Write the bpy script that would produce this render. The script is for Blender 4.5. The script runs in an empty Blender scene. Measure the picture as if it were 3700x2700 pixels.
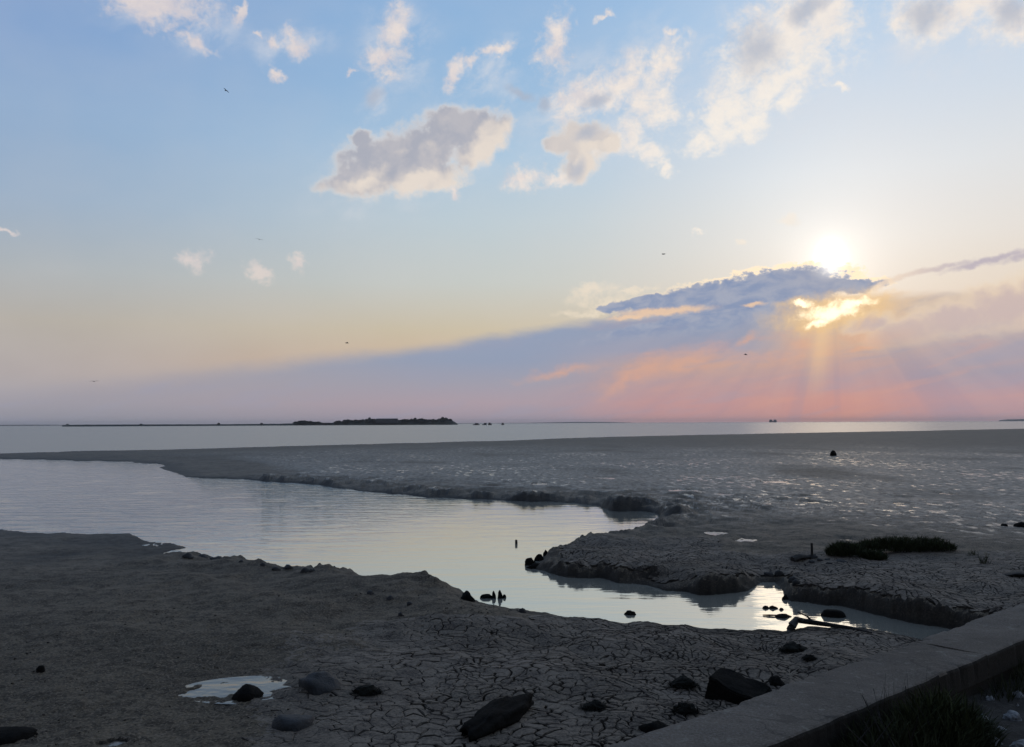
import bpy, bmesh, math, random
import numpy as np
from mathutils import Vector, Matrix, noise as mnoise

random.seed(7)
rng = np.random.default_rng(11)
S = bpy.context.scene
COL = S.collection
R = math.radians

# ------------------------------------------------------------------ camera
CAM_Z = 4.0
F_SRC, CX, CY = 3203.0, 1850.0, 1350.0          # focal length and centre in photograph pixels
PITCH, ROLL = R(3.2), R(0.25)
cam_d = bpy.data.cameras.new('camera')
cam = bpy.data.objects.new('camera', cam_d)
COL.objects.link(cam)
S.camera = cam
cam_d.sensor_fit = 'HORIZONTAL'
cam_d.sensor_width = 36.0
cam_d.lens = 36.0 * F_SRC / 3700.0
cam_d.clip_start = 0.1
cam_d.clip_end = 90000.0
fwd = Vector((0, math.cos(PITCH), math.sin(PITCH)))
rgt = Vector((1, 0, 0))
upv = rgt.cross(fwd)
rgt, upv = (rgt * math.cos(ROLL) - upv * math.sin(ROLL)), (upv * math.cos(ROLL) + rgt * math.sin(ROLL))
M3 = Matrix((rgt, upv, -fwd)).transposed()
cam.matrix_world = Matrix.Translation((0, 0, CAM_Z)) @ M3.to_4x4()

def ray(sx, sy):
    return (fwd + rgt * ((sx - CX) / F_SRC) + upv * ((CY - sy) / F_SRC))

def on_z(sx, sy, z=0.0):
    d = ray(sx, sy)
    t = (z - CAM_Z) / min(d.z, -1e-5)
    return Vector((d.x * t, d.y * t, z))

def at_depth(sx, sy, dist):
    d = ray(sx, sy)
    t = dist / math.hypot(d.x, d.y)
    return Vector((d.x * t, d.y * t, CAM_Z + d.z * t))

def azel(dx, dy):
    """direction (degrees) of a point of the 2264 px wide view of the photograph"""
    d = ray(dx * 3700 / 2264, dy * 3700 / 2264)
    return math.degrees(math.atan2(d.x, d.y)), math.degrees(math.atan2(d.z, math.hypot(d.x, d.y)))

def to_src(P):
    """world points (n,3) -> photograph pixels"""
    P = np.asarray(P, float) - np.array((0, 0, CAM_Z))
    x = P @ np.array(rgt); y = P @ np.array(upv); z = np.maximum(P @ np.array(fwd), 0.05)
    return CX + F_SRC * x / z, CY - F_SRC * y / z

SUN_AZ, SUN_EL = azel(1838, 580)

# ------------------------------------------------------------------ render settings
S.view_settings.view_transform = 'Standard'
S.view_settings.look = 'None'
S.view_settings.exposure = 0.0
S.view_settings.gamma = 1.0
S.view_settings.use_curve_mapping = False
S.render.engine = 'CYCLES'
S.cycles.use_denoising = True
S.cycles.max_bounces = 4
S.cycles.diffuse_bounces = 2
S.cycles.glossy_bounces = 3
S.cycles.sample_clamp_indirect = 4.0

# ------------------------------------------------------------------ node helpers
def lin(c):
    return tuple(((v / 255) / 12.92 if v <= 10 else (((v / 255) + 0.055) / 1.055) ** 2.4) for v in c)

class N:
    """thin wrapper: builds nodes of one tree from expressions"""
    def __init__(s, tree): s.t = tree
    def new(s, typ, **kw):
        n = s.t.nodes.new(typ)
        for k, v in kw.items(): setattr(n, k, v)
        return n
    def put(s, sock, v):
        if isinstance(v, bpy.types.NodeSocket): s.t.links.new(v, sock)
        elif v is not None:
            if isinstance(v, tuple) and len(v) == 3 and sock.type == 'RGBA': v = v + (1.0,)
            sock.default_value = v
    def m(s, op, a, b=None, c=None, clamp=False):
        n = s.new('ShaderNodeMath', operation=op, use_clamp=clamp)
        s.put(n.inputs[0], a); s.put(n.inputs[1], b); s.put(n.inputs[2], c)
        return n.outputs[0]
    def add(s, a, b): return s.m('ADD', a, b)
    def sub(s, a, b): return s.m('SUBTRACT', a, b)
    def mul(s, a, b): return s.m('MULTIPLY', a, b)
    def div(s, a, b): return s.m('DIVIDE', a, b)
    def inv(s, a): return s.m('SUBTRACT', 1.0, a)
    def step(s, x, a, b, lo=0.0, hi=1.0):
        n = s.new('ShaderNodeMapRange', interpolation_type='SMOOTHSTEP')
        s.put(n.inputs[0], x); s.put(n.inputs[1], a); s.put(n.inputs[2], b); s.put(n.inputs[3], lo); s.put(n.inputs[4], hi)
        return n.outputs[0]
    def lerp(s, x, a, b, lo=0.0, hi=1.0):
        n = s.new('ShaderNodeMapRange')
        s.put(n.inputs[0], x); s.put(n.inputs[1], a); s.put(n.inputs[2], b); s.put(n.inputs[3], lo); s.put(n.inputs[4], hi)
        return n.outputs[0]
    def v(s, op, a, b=None, scale=None):
        n = s.new('ShaderNodeVectorMath', operation=op)
        s.put(n.inputs[0], a); s.put(n.inputs[1], b)
        if scale is not None: s.put(n.inputs['Scale'], scale)
        return n.outputs['Value'] if op in ('LENGTH', 'DOT_PRODUCT', 'DISTANCE') else n.outputs[0]
    def xyz(s, x, y, z):
        n = s.new('ShaderNodeCombineXYZ')
        s.put(n.inputs[0], x); s.put(n.inputs[1], y); s.put(n.inputs[2], z)
        return n.outputs[0]
    def sep(s, vec):
        n = s.new('ShaderNodeSeparateXYZ'); s.put(n.inputs[0], vec)
        return n.outputs
    def noise(s, vec, scale, detail=4, rough=0.55, dist=0.0, col=False, dims='3D'):
        n = s.new('ShaderNodeTexNoise', noise_dimensions=dims)
        s.put(n.inputs['Vector'], vec); s.put(n.inputs['Scale'], scale); s.put(n.inputs['Detail'], detail)
        s.put(n.inputs['Roughness'], rough); s.put(n.inputs['Distortion'], dist)
        return n.outputs['Color' if col else 'Fac']
    def mix(s, f, a, b, mode='MIX', clampf=True):
        n = s.new('ShaderNodeMix', data_type='RGBA', blend_type=mode, clamp_factor=clampf)
        s.put(n.inputs[0], f); s.put(n.inputs[6], a); s.put(n.inputs[7], b)
        return n.outputs[2]
    def ramp(s, x, stops, lo, hi):
        """stops: (value, srgb 0..255)"""
        f = s.lerp(x, lo, hi)
        n = s.new('ShaderNodeValToRGB'); s.put(n.inputs[0], f)
        e = n.color_ramp.elements
        while len(e) < len(stops): e.new(0.5)
        for el, (p, c) in zip(e, stops):
            el.position = (p - lo) / (hi - lo); el.color = lin(c) + (1.0,)
        return n.outputs[0]

# ------------------------------------------------------------------ world: evening sky
W = bpy.data.worlds.new('World'); S.world = W
W.use_nodes = True
W.node_tree.nodes.clear()
n = N(W.node_tree)
tc = n.new('ShaderNodeTexCoord')
DIR = tc.outputs['Generated']
dx_, dy_, dz_ = n.sep(DIR)
DEG = 180 / math.pi
AZ = n.mul(n.m('ARCTAN2', dx_, dy_), DEG)
EL = n.mul(n.m('ARCSINE', dz_), DEG)
Q = n.xyz(AZ, EL, 1.0)
sun_v = (math.sin(R(SUN_AZ)) * math.cos(R(SUN_EL)), math.cos(R(SUN_AZ)) * math.cos(R(SUN_EL)), math.sin(R(SUN_EL)))
TH = n.mul(n.m('ARCCOSINE', n.m('MINIMUM', n.v('DOT_PRODUCT', DIR, sun_v), 1.0)), DEG)   # angle from the sun
AS = n.m('ABSOLUTE', n.sub(AZ, SUN_AZ))                                                  # azimuth from the sun
DAZ = n.m('MINIMUM', AS, n.sub(360.0, AS))

EH = 45.0
L_ = n.ramp(EL, [(0, (158,158,172)), (3, (174,166,166)), (6, (180,174,166)), (9, (171,178,183)), (13, (150,173,198)), (18, (142,171,205)), (22, (134,164,205)), (27, (128,159,203)), (45, (112,138,178))], 0, EH)
C_ = n.ramp(EL, [(0, (188,166,168)), (4, (208,181,155)), (6, (205,192,167)), (9, (199,203,198)), (13, (190,205,213)), (17, (172,199,222)), (21, (150,186,220)), (27, (138,177,218)), (45, (118,148,186))], 0, EH)
R_ = n.ramp(EL, [(0, (205,160,152)), (5, (224,196,172)), (8, (229,214,197)), (11, (228,222,215)), (15, (221,224,227)), (20, (203,216,231)), (24, (183,207,232)), (27, (172,200,230)), (45, (128,156,192))], 0, EH)
fLC = n.step(AZ, azel(-150, 700)[0], azel(1150, 700)[0])
fCR = n.step(AZ, azel(1050, 700)[0], azel(1950, 700)[0])
back = n.step(DAZ, 62.0, 140.0)
sky = n.mix(fCR, n.mix(fLC, L_, C_), R_)
B_ = n.ramp(EL, [(0, (116,110,118)), (8, (112,114,126)), (20, (100,112,134)), (45, (94,112,142))], 0, EH)
sky = n.mix(back, sky, B_)
# faint mottling of the clear air
mott = n.noise(n.xyz(n.mul(AZ, 0.6), EL, 0.0), 0.25, 3, 0.5)
sky = n.mix(n.lerp(mott, 0.3, 0.7, 0.0, 0.10), sky, lin((222,214,210)))
# glow of the sun in the air
def gauss(x, w): return n.m('EXPONENT', n.mul(n.m('POWER', n.div(x, w), 2.0), -1.0))
glow_core = n.add(n.mul(gauss(TH, 0.9), 0.25), n.mul(gauss(TH, 2.3), 0.20))
glow_wide = n.add(n.mul(gauss(TH, 6.0), 0.13), n.mul(gauss(TH, 14.0), 0.045))
sky = n.mix(n.add(glow_core, glow_wide), sky, (1.0, 0.95, 0.86), 'ADD', False)

CLEAR = sky          # what lies outside the part of the sky that holds clouds
# -- ellipses of cloud, written as (x, y, half width, half height, tilt) in the 2264 px view, turned into directions
def field(vec, ells):
    """1 - distance to the nearest ellipse (vec.z must be 1)"""
    best = None
    for (x, y, rx, ry, rot) in ells:
        a, e = azel(x, y)
        ca, sa = math.cos(R(rot)), math.sin(R(rot))
        kx, ky = 34.2 * math.cos(R(e)) / rx, 34.2 / ry
        u = n.v('DOT_PRODUCT', vec, (ca * kx, sa * kx, -(ca * a + sa * e) * kx))
        w = n.v('DOT_PRODUCT', vec, (-sa * ky, ca * ky, (sa * a - ca * e) * ky))
        l = n.m('MULTIPLY_ADD', u, u, n.mul(w, w))
        best = l if best is None else n.m('MINIMUM', best, l)
    return n.inv(n.m('SQRT', best))

def warp(vec, scale, amp, off=0.0):
    vx, vy, _ = n.sep(vec)
    c1 = n.noise(n.v('ADD', vec, (off, off * 0.7, 0)), scale, 5, 0.6)
    c2 = n.noise(n.v('ADD', vec, (off + 37.0, off * 0.7 - 19.0, 0)), scale, 5, 0.6)
    return n.xyz(n.add(vx, n.mul(n.sub(c1, 0.5), amp * 1.3)), n.add(vy, n.mul(n.sub(c2, 0.5), amp * 1.3)), 1.0)

WIN = n.mul(n.step(DAZ, 70.0, 50.0), n.step(EL, -1.0, 0.5))

# veils of thin haze-cloud round the groups
veil = [(1350,230,260,170,30), (1700,150,220,190,40), (2120,60,230,110,0), (880,110,110,120,20), (1080,150,120,70,30), (1180,215,110,40,-10), (830,225,60,40,40), (400,40,170,80,0), (640,90,110,50,0), (930,350,290,120,25)]
fv = field(warp(Q, 0.3, 3.0, 91.0), veil)
nv = n.noise(n.xyz(n.mul(AZ, 0.7), n.add(EL, n.mul(AZ, -0.25)), 11.0), 0.55, 8, 0.62, 0.3)
a_v = n.mul(n.step(fv, -0.1, 0.9), n.step(nv, 0.38, 0.70))
sky = n.mix(n.mul(a_v, n.mul(WIN, 0.55)), sky, lin((226,224,226)))
# 1. thin bright scraps of cloud
thin = [(350,5,117.6,47.04,0), (300,-20,89.6,50.4,0), (425,98,56,16.8,-15), (528,25,11.2,42.56,-25), (655,95,29.12,29.12,20), (607,86,15.68,15.68,0), (575,75,11.2,8.96,0),
        (880,65,38.08,69.44,-12), (862,125,58.24,42.56,20), (840,140,33.6,33.6,0), (775,156,10.08,8.96,0), (1010,162,24.64,51.52,-28), (1100,105,47.04,14.56,15), (1045,130,20.16,15.68,40),
        (1228,98,40.5504,69.8368,-32), (1285,215,95.744,51.8144,25), (1375,180,78.848,45.056,35), (1460,140,78.848,42.8032,42), (1430,225,50.688,67.584,-40), (1465,255,45.056,39.424,0),
        (1160,395,51.8144,31.5392,10), (1350,320,45.056,29.2864,0), (1445,340,47.3088,31.5392,-30), (1480,370,22.528,18.0224,50),
        (1745,85,143.75,115,40), (1810,40,103.5,103.5,45), (1680,120,97.75,97.75,60), (1720,185,109.25,46,30), (1600,250,92,71.3,35), (1640,280,80.5,46,20), (1560,305,55.2,29.9,30),
        (1755,205,23,46,-30), (1855,178,22,10,0), (1490,68,22,12,10), (1340,42,26,10,0),
        (2050,45,95,48,-10), (2130,20,120,52,0), (2240,35,62,46,-20), (1990,50,40,22,30),
        (432,574,32,26,-20), (565,598,36,15,-10), (660,580,17,17,-30), (10,508,22,7,-5), (1540,521,16,6,0), (1645,530,16,6,0), (1742,488,22,16,-30),
        (600,178,22.4,15.68,0), (1310,645,70,20,10), (1345,672,60,22,10), (1290,690,70,14,8), (1400,640,60,10,10), (1400,300,35.2,52.8,20), (1230,395,52.8,19.36,10), (1000,425,16,22,0)]
Qt = warp(Q, 0.5, 2.0, 3.0)
fth = field(Qt, thin)
nz = n.noise(n.xyz(n.mul(AZ, 0.9), EL, 0.0), 0.8, 10, 0.66, 0.5)
nzf = n.noise(n.xyz(n.mul(AZ, 0.8), n.mul(EL, 1.1), 7.0), 2.6, 7, 0.62, 0.4)
dth = n.add(n.mul(fth, 1.0), n.add(n.mul(n.sub(nz, 0.5), 2.2), n.mul(n.sub(nzf, 0.5), 1.0)))
a_thin = n.mul(n.step(dth, -0.22, 0.98), n.step(fth, -0.6, 0.25))
nz2 = n.noise(n.xyz(n.add(AZ, 4.0), EL, 2.0), 0.9, 7, 0.6)
warm = n.step(EL, 14.0, 6.0)
thin_c = n.mix(n.step(nz2, 0.35, 0.7), lin((241,228,218)), lin((214,208,212)))
thin_c = n.mix(n.step(TH, 22.0, 8.0), thin_c, lin((248,240,230)))
thin_c = n.mix(warm, thin_c, lin((232,218,196)))
thin_c = n.mix(n.step(AZ, 5.0, -24.0, 0.0, 0.55), thin_c, lin((205,198,205)))
sky = n.mix(n.mul(n.mul(a_thin, 0.95), WIN), sky, thin_c)

# 2. thick clouds with grey hearts and lit rims
thick = [(905,345,150,66,25), (835,365,95,66,0), (1000,290,80,52,0), (1065,285,75,40,15), (800,405,95,30,6), (1055,320,80,48,32), (930,390,110,36,8), (800,310,36,26,0), (985,258,34,22,0), (1290,308,72,44,0), (1278,365,44,38,60), (1235,318,40,22,10), (1340,318,36,26,0)]
Qk = warp(Q, 0.7, 1.15, 9.0)
f0 = field(Qk, thick)
sh = (1.25, -0.95, 0.0)
f1 = field(n.v('ADD', Qk, sh), thick)
nk = n.noise(Q, 0.95, 9, 0.6, 0.25)
d0 = n.add(f0, n.mul(n.sub(nk, 0.5), 1.0))
a_thick = n.step(d0, -0.20, 0.36)
nl0 = n.noise(Q, 0.75, 4, 0.5, 0.3)
nl1 = n.noise(n.v('ADD', Q, (0.5, -0.4, 0.0)), 0.75, 4, 0.5, 0.3)
grad = n.add(n.sub(f0, f1), n.mul(n.sub(nl0, nl1), 1.1))
lit = n.m('MAXIMUM', n.mul(n.step(grad, 0.05, 1.15), 0.9), n.mul(n.step(AZ, 0.5, 3.0), 0.55))
heart = n.mix(n.step(nl0, 0.35, 0.65), lin((172,175,187)), lin((186,185,192)))
thick_c = n.mix(lit, heart, lin((234,222,210)))
thick_c = n.mix(n.step(d0, 0.40, -0.05, 0.0, 0.8), thick_c, lin((236,226,216)))
sky = n.mix(n.mul(a_thick, WIN), sky, thick_c)

# 2b. grey hearts inside the bright clouds to the right
hearts = [(1672,110,62,72,50), (1790,18,60,30,20), (2045,30,52,42,0), (2235,25,40,40,0), (1275,378,32,30,60), (1300,300,40,22,10), (1320,220,50,18,20), (830,215,34,26,40), (1150,208,44,13,-20), (1205,232,22,24,0)]
fh = field(warp(Q, 0.6, 0.9, 21.0), hearts)
a_h = n.mul(n.step(n.add(fh, n.mul(n.sub(nz2, 0.5), 0.7)), -0.1, 0.9), 0.72)
sky = n.mix(n.mul(a_h, WIN), sky, lin((174,182,198)))

# 3. the veil and shadow under the low cloud bank
eX = [(-400, 905), (0, 872), (450, 822), (900, 775), (1320, 708), (1560, 690), (1720, 668), (1960, 655), (2264, 640), (2800, 610)]
edge = None
def edge_curve():
    f = n.lerp(AZ, azel(-400, 900)[0], azel(2800, 610)[0])
    c = n.new('ShaderNodeFloatCurve'); n.put(c.inputs['Value'], f)
    cm = c.mapping.curves[0]
    a0, a1 = azel(-400, 900)[0], azel(2800, 610)[0]
    pts = [((azel(x, y)[0] - a0) / (a1 - a0), azel(x, y)[1] / 12.0) for x, y in eX]
    while len(cm.points) < len(pts): cm.points.new(0.5, 0.5)
    for p, (u, v) in zip(cm.points, pts): p.location = (u, v); p.handle_type = 'VECTOR'
    c.mapping.update()
    return n.mul(c.outputs[0], 12.0)
edge = edge_curve()
soft = n.lerp(AZ, -28.0, 12.0, 1.1, 0.35)
nedge = n.noise(n.xyz(n.mul(AZ, 0.35), n.mul(EL, 1.0), 5.0), 1.1, 5, 0.55)
below = n.add(n.sub(edge, EL), n.mul(n.sub(nedge, 0.5), 0.8))
m_low = n.mul(n.step(n.div(below, soft), -0.8, 0.9), n.step(DAZ, 69.0, 51.0))
LOW = 10.0
l1 = n.ramp(EL, [(0, (150,150,161)), (1.2, (161,157,166)), (2.6, (166,160,167)), (6, (174,167,165))], 0, LOW)
l2 = n.ramp(EL, [(0, (166,154,166)), (1.3, (176,159,168)), (2.6, (162,160,174)), (4.0, (148,159,182)), (6.5, (150,162,186)), (9, (185,185,185))], 0, LOW)
l3 = n.ramp(EL, [(0, (196,150,150)), (1.2, (197,151,150)), (2.6, (184,156,159)), (3.6, (196,163,153)), (4.6, (160,160,178)), (6.0, (146,158,182)), (9, (146,160,188))], 0, LOW)
l4 = n.ramp(EL, [(0, (212,150,138)), (1.4, (206,152,144)), (2.6, (186,155,158)), (3.6, (194,162,156)), (4.6, (206,176,156)), (6.2, (219,190,160)), (8, (226,200,170))], 0, LOW)
l5 = n.ramp(EL, [(0, (188,152,157)), (1.4, (190,155,160)), (2.8, (164,156,170)), (4.2, (176,164,172)), (5.6, (198,180,174)), (7.2, (216,196,178)), (9, (222,206,192))], 0, LOW)
def az_of(x): return azel(x, 850)[0]
low = n.mix(n.step(AZ, az_of(50), az_of(1150)), l1, l2)
low = n.mix(n.step(AZ, az_of(1150), az_of(1520)), low, l3)
low = n.mix(n.step(AZ, az_of(1600), az_of(1860)), low, l4)
low = n.mix(n.step(AZ, az_of(1880), az_of(2160)), low, l5)
# rays fanning down from the sun
qx = n.sub(AZ, SUN_AZ); qy = n.sub(EL, SUN_EL)
PHI = n.mul(n.m('ARCTAN2', n.mul(qy, -1.0), n.mul(qx, -1.0)), DEG)        # 0 = left, 90 = straight down
rays = n.noise(n.xyz(n.mul(PHI, 0.085), n.mul(TH, 0.012), 0.0), 1.0, 4, 0.55)
ray_amt = n.mul(n.step(rays, 0.36, 0.66), n.mul(n.step(PHI, 8.0, 30.0), n.step(TH, 30.0, 6.0)))
low = n.mix(n.mul(ray_amt, n.step(EL, -0.5, 3.0, 0.06, 0.10)), low, lin((240,200,175)))
dark_ray = n.mul(n.step(rays, 0.50, 0.34), n.mul(n.step(PHI, 8.0, 30.0), n.step(TH, 38.0, 8.0)))
low = n.mix(n.mul(dark_ray, 0.18), low, lin((146,150,172)))
# warm flecks on the underside of the bank
warm_e = [(1430,815,110,24,22), (1520,800,90,22,12), (1690,790,110,16,8), (1790,770,70,34,0), (1230,825,90,10,10), (1650,750,30,8,25), (1920,745,60,18,0), (1905,768,40,6,5), (1380,840,60,18,35)]
fw = field(warp(Q, 0.8, 0.9, 31.0), warm_e)
nw = n.noise(n.xyz(n.mul(AZ, 0.6), n.mul(EL, 1.6), 8.0), 0.9, 6, 0.6)
a_w = n.mul(n.step(n.add(fw, n.mul(n.sub(nw, 0.5), 1.5)), -0.6, 1.5), 0.66)
low = n.mix(a_w, low, lin((230,172,138)))
strk_ = n.noise(n.xyz(n.mul(AZ, 0.16), n.mul(n.sub(EL, n.mul(AZ, 0.16)), 0.9), 17.0), 1.0, 6, 0.62, 0.3)
low = n.mix(n.mul(n.step(strk_, 0.50, 0.68), 0.30), low, lin((158,160,180)))
low = n.mix(n.mul(n.mul(n.step(strk_, 0.48, 0.34), 0.22), n.step(DAZ, 22.0, 4.0)), low, lin((224,164,140)))
# soft beam under the gap
bx = n.sub(AZ, n.add(az_of(1812), n.mul(n.sub(EL, 4.0), 0.12)))
beam = n.mul(gauss(bx, 0.62), n.mul(n.step(EL, 0.5, 5.5), n.step(EL, 7.6, 6.0)))
low = n.mix(n.mul(beam, 0.42), low, lin((250,214,160)))
sky = n.mix(n.mul(m_low, n.step(EL, -2.0, -0.5)), sky, low)

# 4. blue-grey body of the low cloud, torn, with a burning rim
bodye = [(1600,650,255,34,8), (1700,645,190,50,6), (1420,668,85,14,12), (1872,634,82,17,2), (1770,615,46,20,-10), (1500,720,260,26,11), (1620,705,170,44,8), (1735,690,40,36,0), (1350,680,34,11,6)]
Qb = warp(Q, 0.9, 0.75, 44.0)
nb_ = n.noise(n.xyz(n.mul(AZ, 0.55), EL, 3.0), 1.6, 8, 0.6, 0.15)
fb = n.add(field(Qb, bodye), n.add(n.mul(n.sub(nb_, 0.5), 0.75), n.mul(n.sub(n.noise(n.xyz(n.mul(AZ, 0.7), EL, 13.0), 4.0, 6, 0.65), 0.5), 0.40)))
under = n.sub(EL, edge)
a_b = n.mul(n.step(fb, -0.06, 0.26), n.step(under, -1.9, -0.2))
nb3 = n.noise(n.xyz(n.mul(AZ, 0.5), n.add(EL, n.mul(AZ, -0.1)), 23.0), 1.3, 7, 0.62, 0.4)
body_c = n.mix(n.step(nb3, 0.36, 0.64), lin((138,152,182)), lin((164,170,188)))
body_c = n.mix(n.step(fb, 0.35, 0.05, 0.0, 0.35), body_c, lin((186,182,188)))
body_c = n.mix(n.mul(gauss(TH, 3.0), 0.45), body_c, lin((178,176,184)))
# gaps where the light comes through the body
gape = [(1470,688,112,10,3), (1400,700,60,7,6), (1665,674,28,6,5)]
fg = n.add(field(warp(Q, 1.2, 0.5, 51.0), gape), n.mul(n.sub(nb_, 0.5), 0.9))
a_g = n.step(fg, -0.2, 0.7)
rim = n.mul(n.mul(n.step(fb, -0.11, 0.03), n.step(fb, 0.17, 0.04)), n.mul(n.step(TH, 15.0, 2.0), n.step(under, 0.3, 1.0)))
sky = n.mix(n.mul(a_b, WIN), sky, body_c)
sky = n.mix(n.mul(a_g, 0.85), sky, lin((240,204,170)))
sky = n.mix(n.mul(rim, 0.95), sky, (1.15, 0.92, 0.62))

# 5. lit cumulus heads to the right, the thin long cloud, and the blazing gap below the body
heads = [(2000,735,95,38,10), (2110,705,110,46,6), (2220,680,120,56,6), (2330,660,120,60,0), (1925,715,60,24,10)]
fc = n.add(field(warp(Q, 0.9, 0.8, 60.0), heads), n.mul(n.sub(n.noise(Q, 1.0, 8, 0.6, 0.2), 0.5), 0.9))
a_c = n.mul(n.step(fc, -0.12, 0.40), n.step(EL, 3.6, 6.4))
head_c = n.mix(n.step(fc, 0.0, 0.75), lin((238,216,188)), lin((206,186,182)))
sky = n.mix(n.mul(a_c, n.mul(WIN, 0.85)), sky, head_c)
longe = [(2180,577,110,9,11), (2050,598,110,8,8), (2300,556,90,10,10), (1960,625,60,10,20)]
fl = n.add(field(warp(Q, 1.1, 0.45, 71.0), longe), n.mul(n.sub(n.noise(Q, 1.5, 7, 0.6), 0.5), 1.0))
a_l = n.step(fl, -0.1, 0.8)
long_c = n.mix(n.step(AZ, 22.0, 28.0), lin((246,222,196)), lin((182,172,186)))
sky = n.mix(n.mul(a_l, n.mul(WIN, 0.8)), sky, long_c)
blaze = [(1835,688,82,24,6), (1810,712,40,14,20), (1880,672,60,14,8), (1775,672,34,10,0)]
fz = n.add(field(warp(Q, 1.3, 0.8, 80.0), blaze), n.mul(n.sub(n.noise(Q, 1.7, 8, 0.62, 0.2), 0.5), 1.4))
a_z = n.step(fz, 0.0, 0.9)
sky = n.mix(n.mul(n.step(fz, -1.1, 0.45), 0.65), sky, lin((246,204,140)))
sky = n.mix(a_z, sky, (1.55, 1.32, 0.92))
# the sun itself burning through above the body
burn = n.mul(gauss(n.v('LENGTH', n.xyz(n.sub(AZ, azel(1836, 572)[0]), n.mul(n.sub(EL, azel(1836, 572)[1]), 0.72), 0.0)), 0.62), n.step(n.add(EL, n.mul(n.sub(nb_, 0.5), 1.0)), azel(1836, 628)[1], azel(1836, 604)[1]))
sky = n.mix(n.mul(burn, 0.9), sky, (1.0, 0.93, 0.78), 'ADD', False)

# below the horizon: the colour of wet mud
sky = n.mix(n.step(EL, -0.3, -1.5), sky, (0.05, 0.05, 0.052))
CLEAR = n.mix(n.step(EL, -0.3, -1.5), CLEAR, (0.05, 0.05, 0.052))

nish = n.new('ShaderNodeTexSky', sky_type='NISHITA')
nish.sun_disc = False
nish.sun_elevation = R(SUN_EL)
nish.sun_rotation = R(SUN_AZ)
nish.altitude = 0.0; nish.air_density = 1.0; nish.dust_density = 1.5; nish.ozone_density = 1.0
bg1 = n.new('ShaderNodeBackground'); n.put(bg1.inputs[0], nish.outputs[0]); bg1.inputs[1].default_value = 0.05
bg2 = n.new('ShaderNodeBackground'); n.put(bg2.inputs[0], sky); bg2.inputs[1].default_value = 1.0
bg3 = n.new('ShaderNodeBackground'); n.put(bg3.inputs[0], CLEAR); bg3.inputs[1].default_value = 1.0
inside = n.mul(n.m('LESS_THAN', DAZ, 69.5), n.m('LESS_THAN', n.m('ABSOLUTE', n.sub(EL, 17.0)), 18.5))
mx0 = n.new('ShaderNodeMixShader'); n.put(mx0.inputs[0], inside)
W.node_tree.links.new(bg3.outputs[0], mx0.inputs[1]); W.node_tree.links.new(bg2.outputs[0], mx0.inputs[2])
mx = n.new('ShaderNodeMixShader')
n.put(mx.inputs[0], n.step(DAZ, 70.0, 170.0, 1.0, 0.75))
W.node_tree.links.new(bg1.outputs[0], mx.inputs[1]); W.node_tree.links.new(mx0.outputs[0], mx.inputs[2])
wo = n.new('ShaderNodeOutputWorld'); W.node_tree.links.new(mx.outputs[0], wo.inputs[0])
W.cycles.sampling_method = 'MANUAL'; W.cycles.sample_map_resolution = 1024

# ------------------------------------------------------------------ sun, mostly veiled by the cloud
sl = bpy.data.lights.new('sun', 'SUN'); sl.energy = 0.02; sl.angle = R(10.0); sl.color = (1.0, 0.80, 0.58)
so = bpy.data.objects.new('sun', sl); COL.objects.link(so)
so.rotation_euler = (-Vector(sun_v)).to_track_quat('-Z', 'Y').to_euler()
so.location = (0, 0, 60)

# ------------------------------------------------------------------ materials
def material(name, build):
    m = bpy.data.materials.new(name); m.use_nodes = True
    t = m.node_tree; t.nodes.clear()
    k = N(t)
    p = t.nodes.new('ShaderNodeBsdfPrincipled'); o = t.nodes.new('ShaderNodeOutputMaterial')
    t.links.new(p.outputs[0], o.inputs[0])
    pos = t.nodes.new('ShaderNodeNewGeometry').outputs['Position']
    build(k, p, pos)
    return m

def bump(k, p, h, strength, dist):
    b = k.new('ShaderNodeBump'); b.inputs['Strength'].default_value = strength; b.inputs['Distance'].default_value = dist
    k.put(b.inputs['Height'], h); k.t.links.new(b.outputs[0], p.inputs['Normal'])

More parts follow.
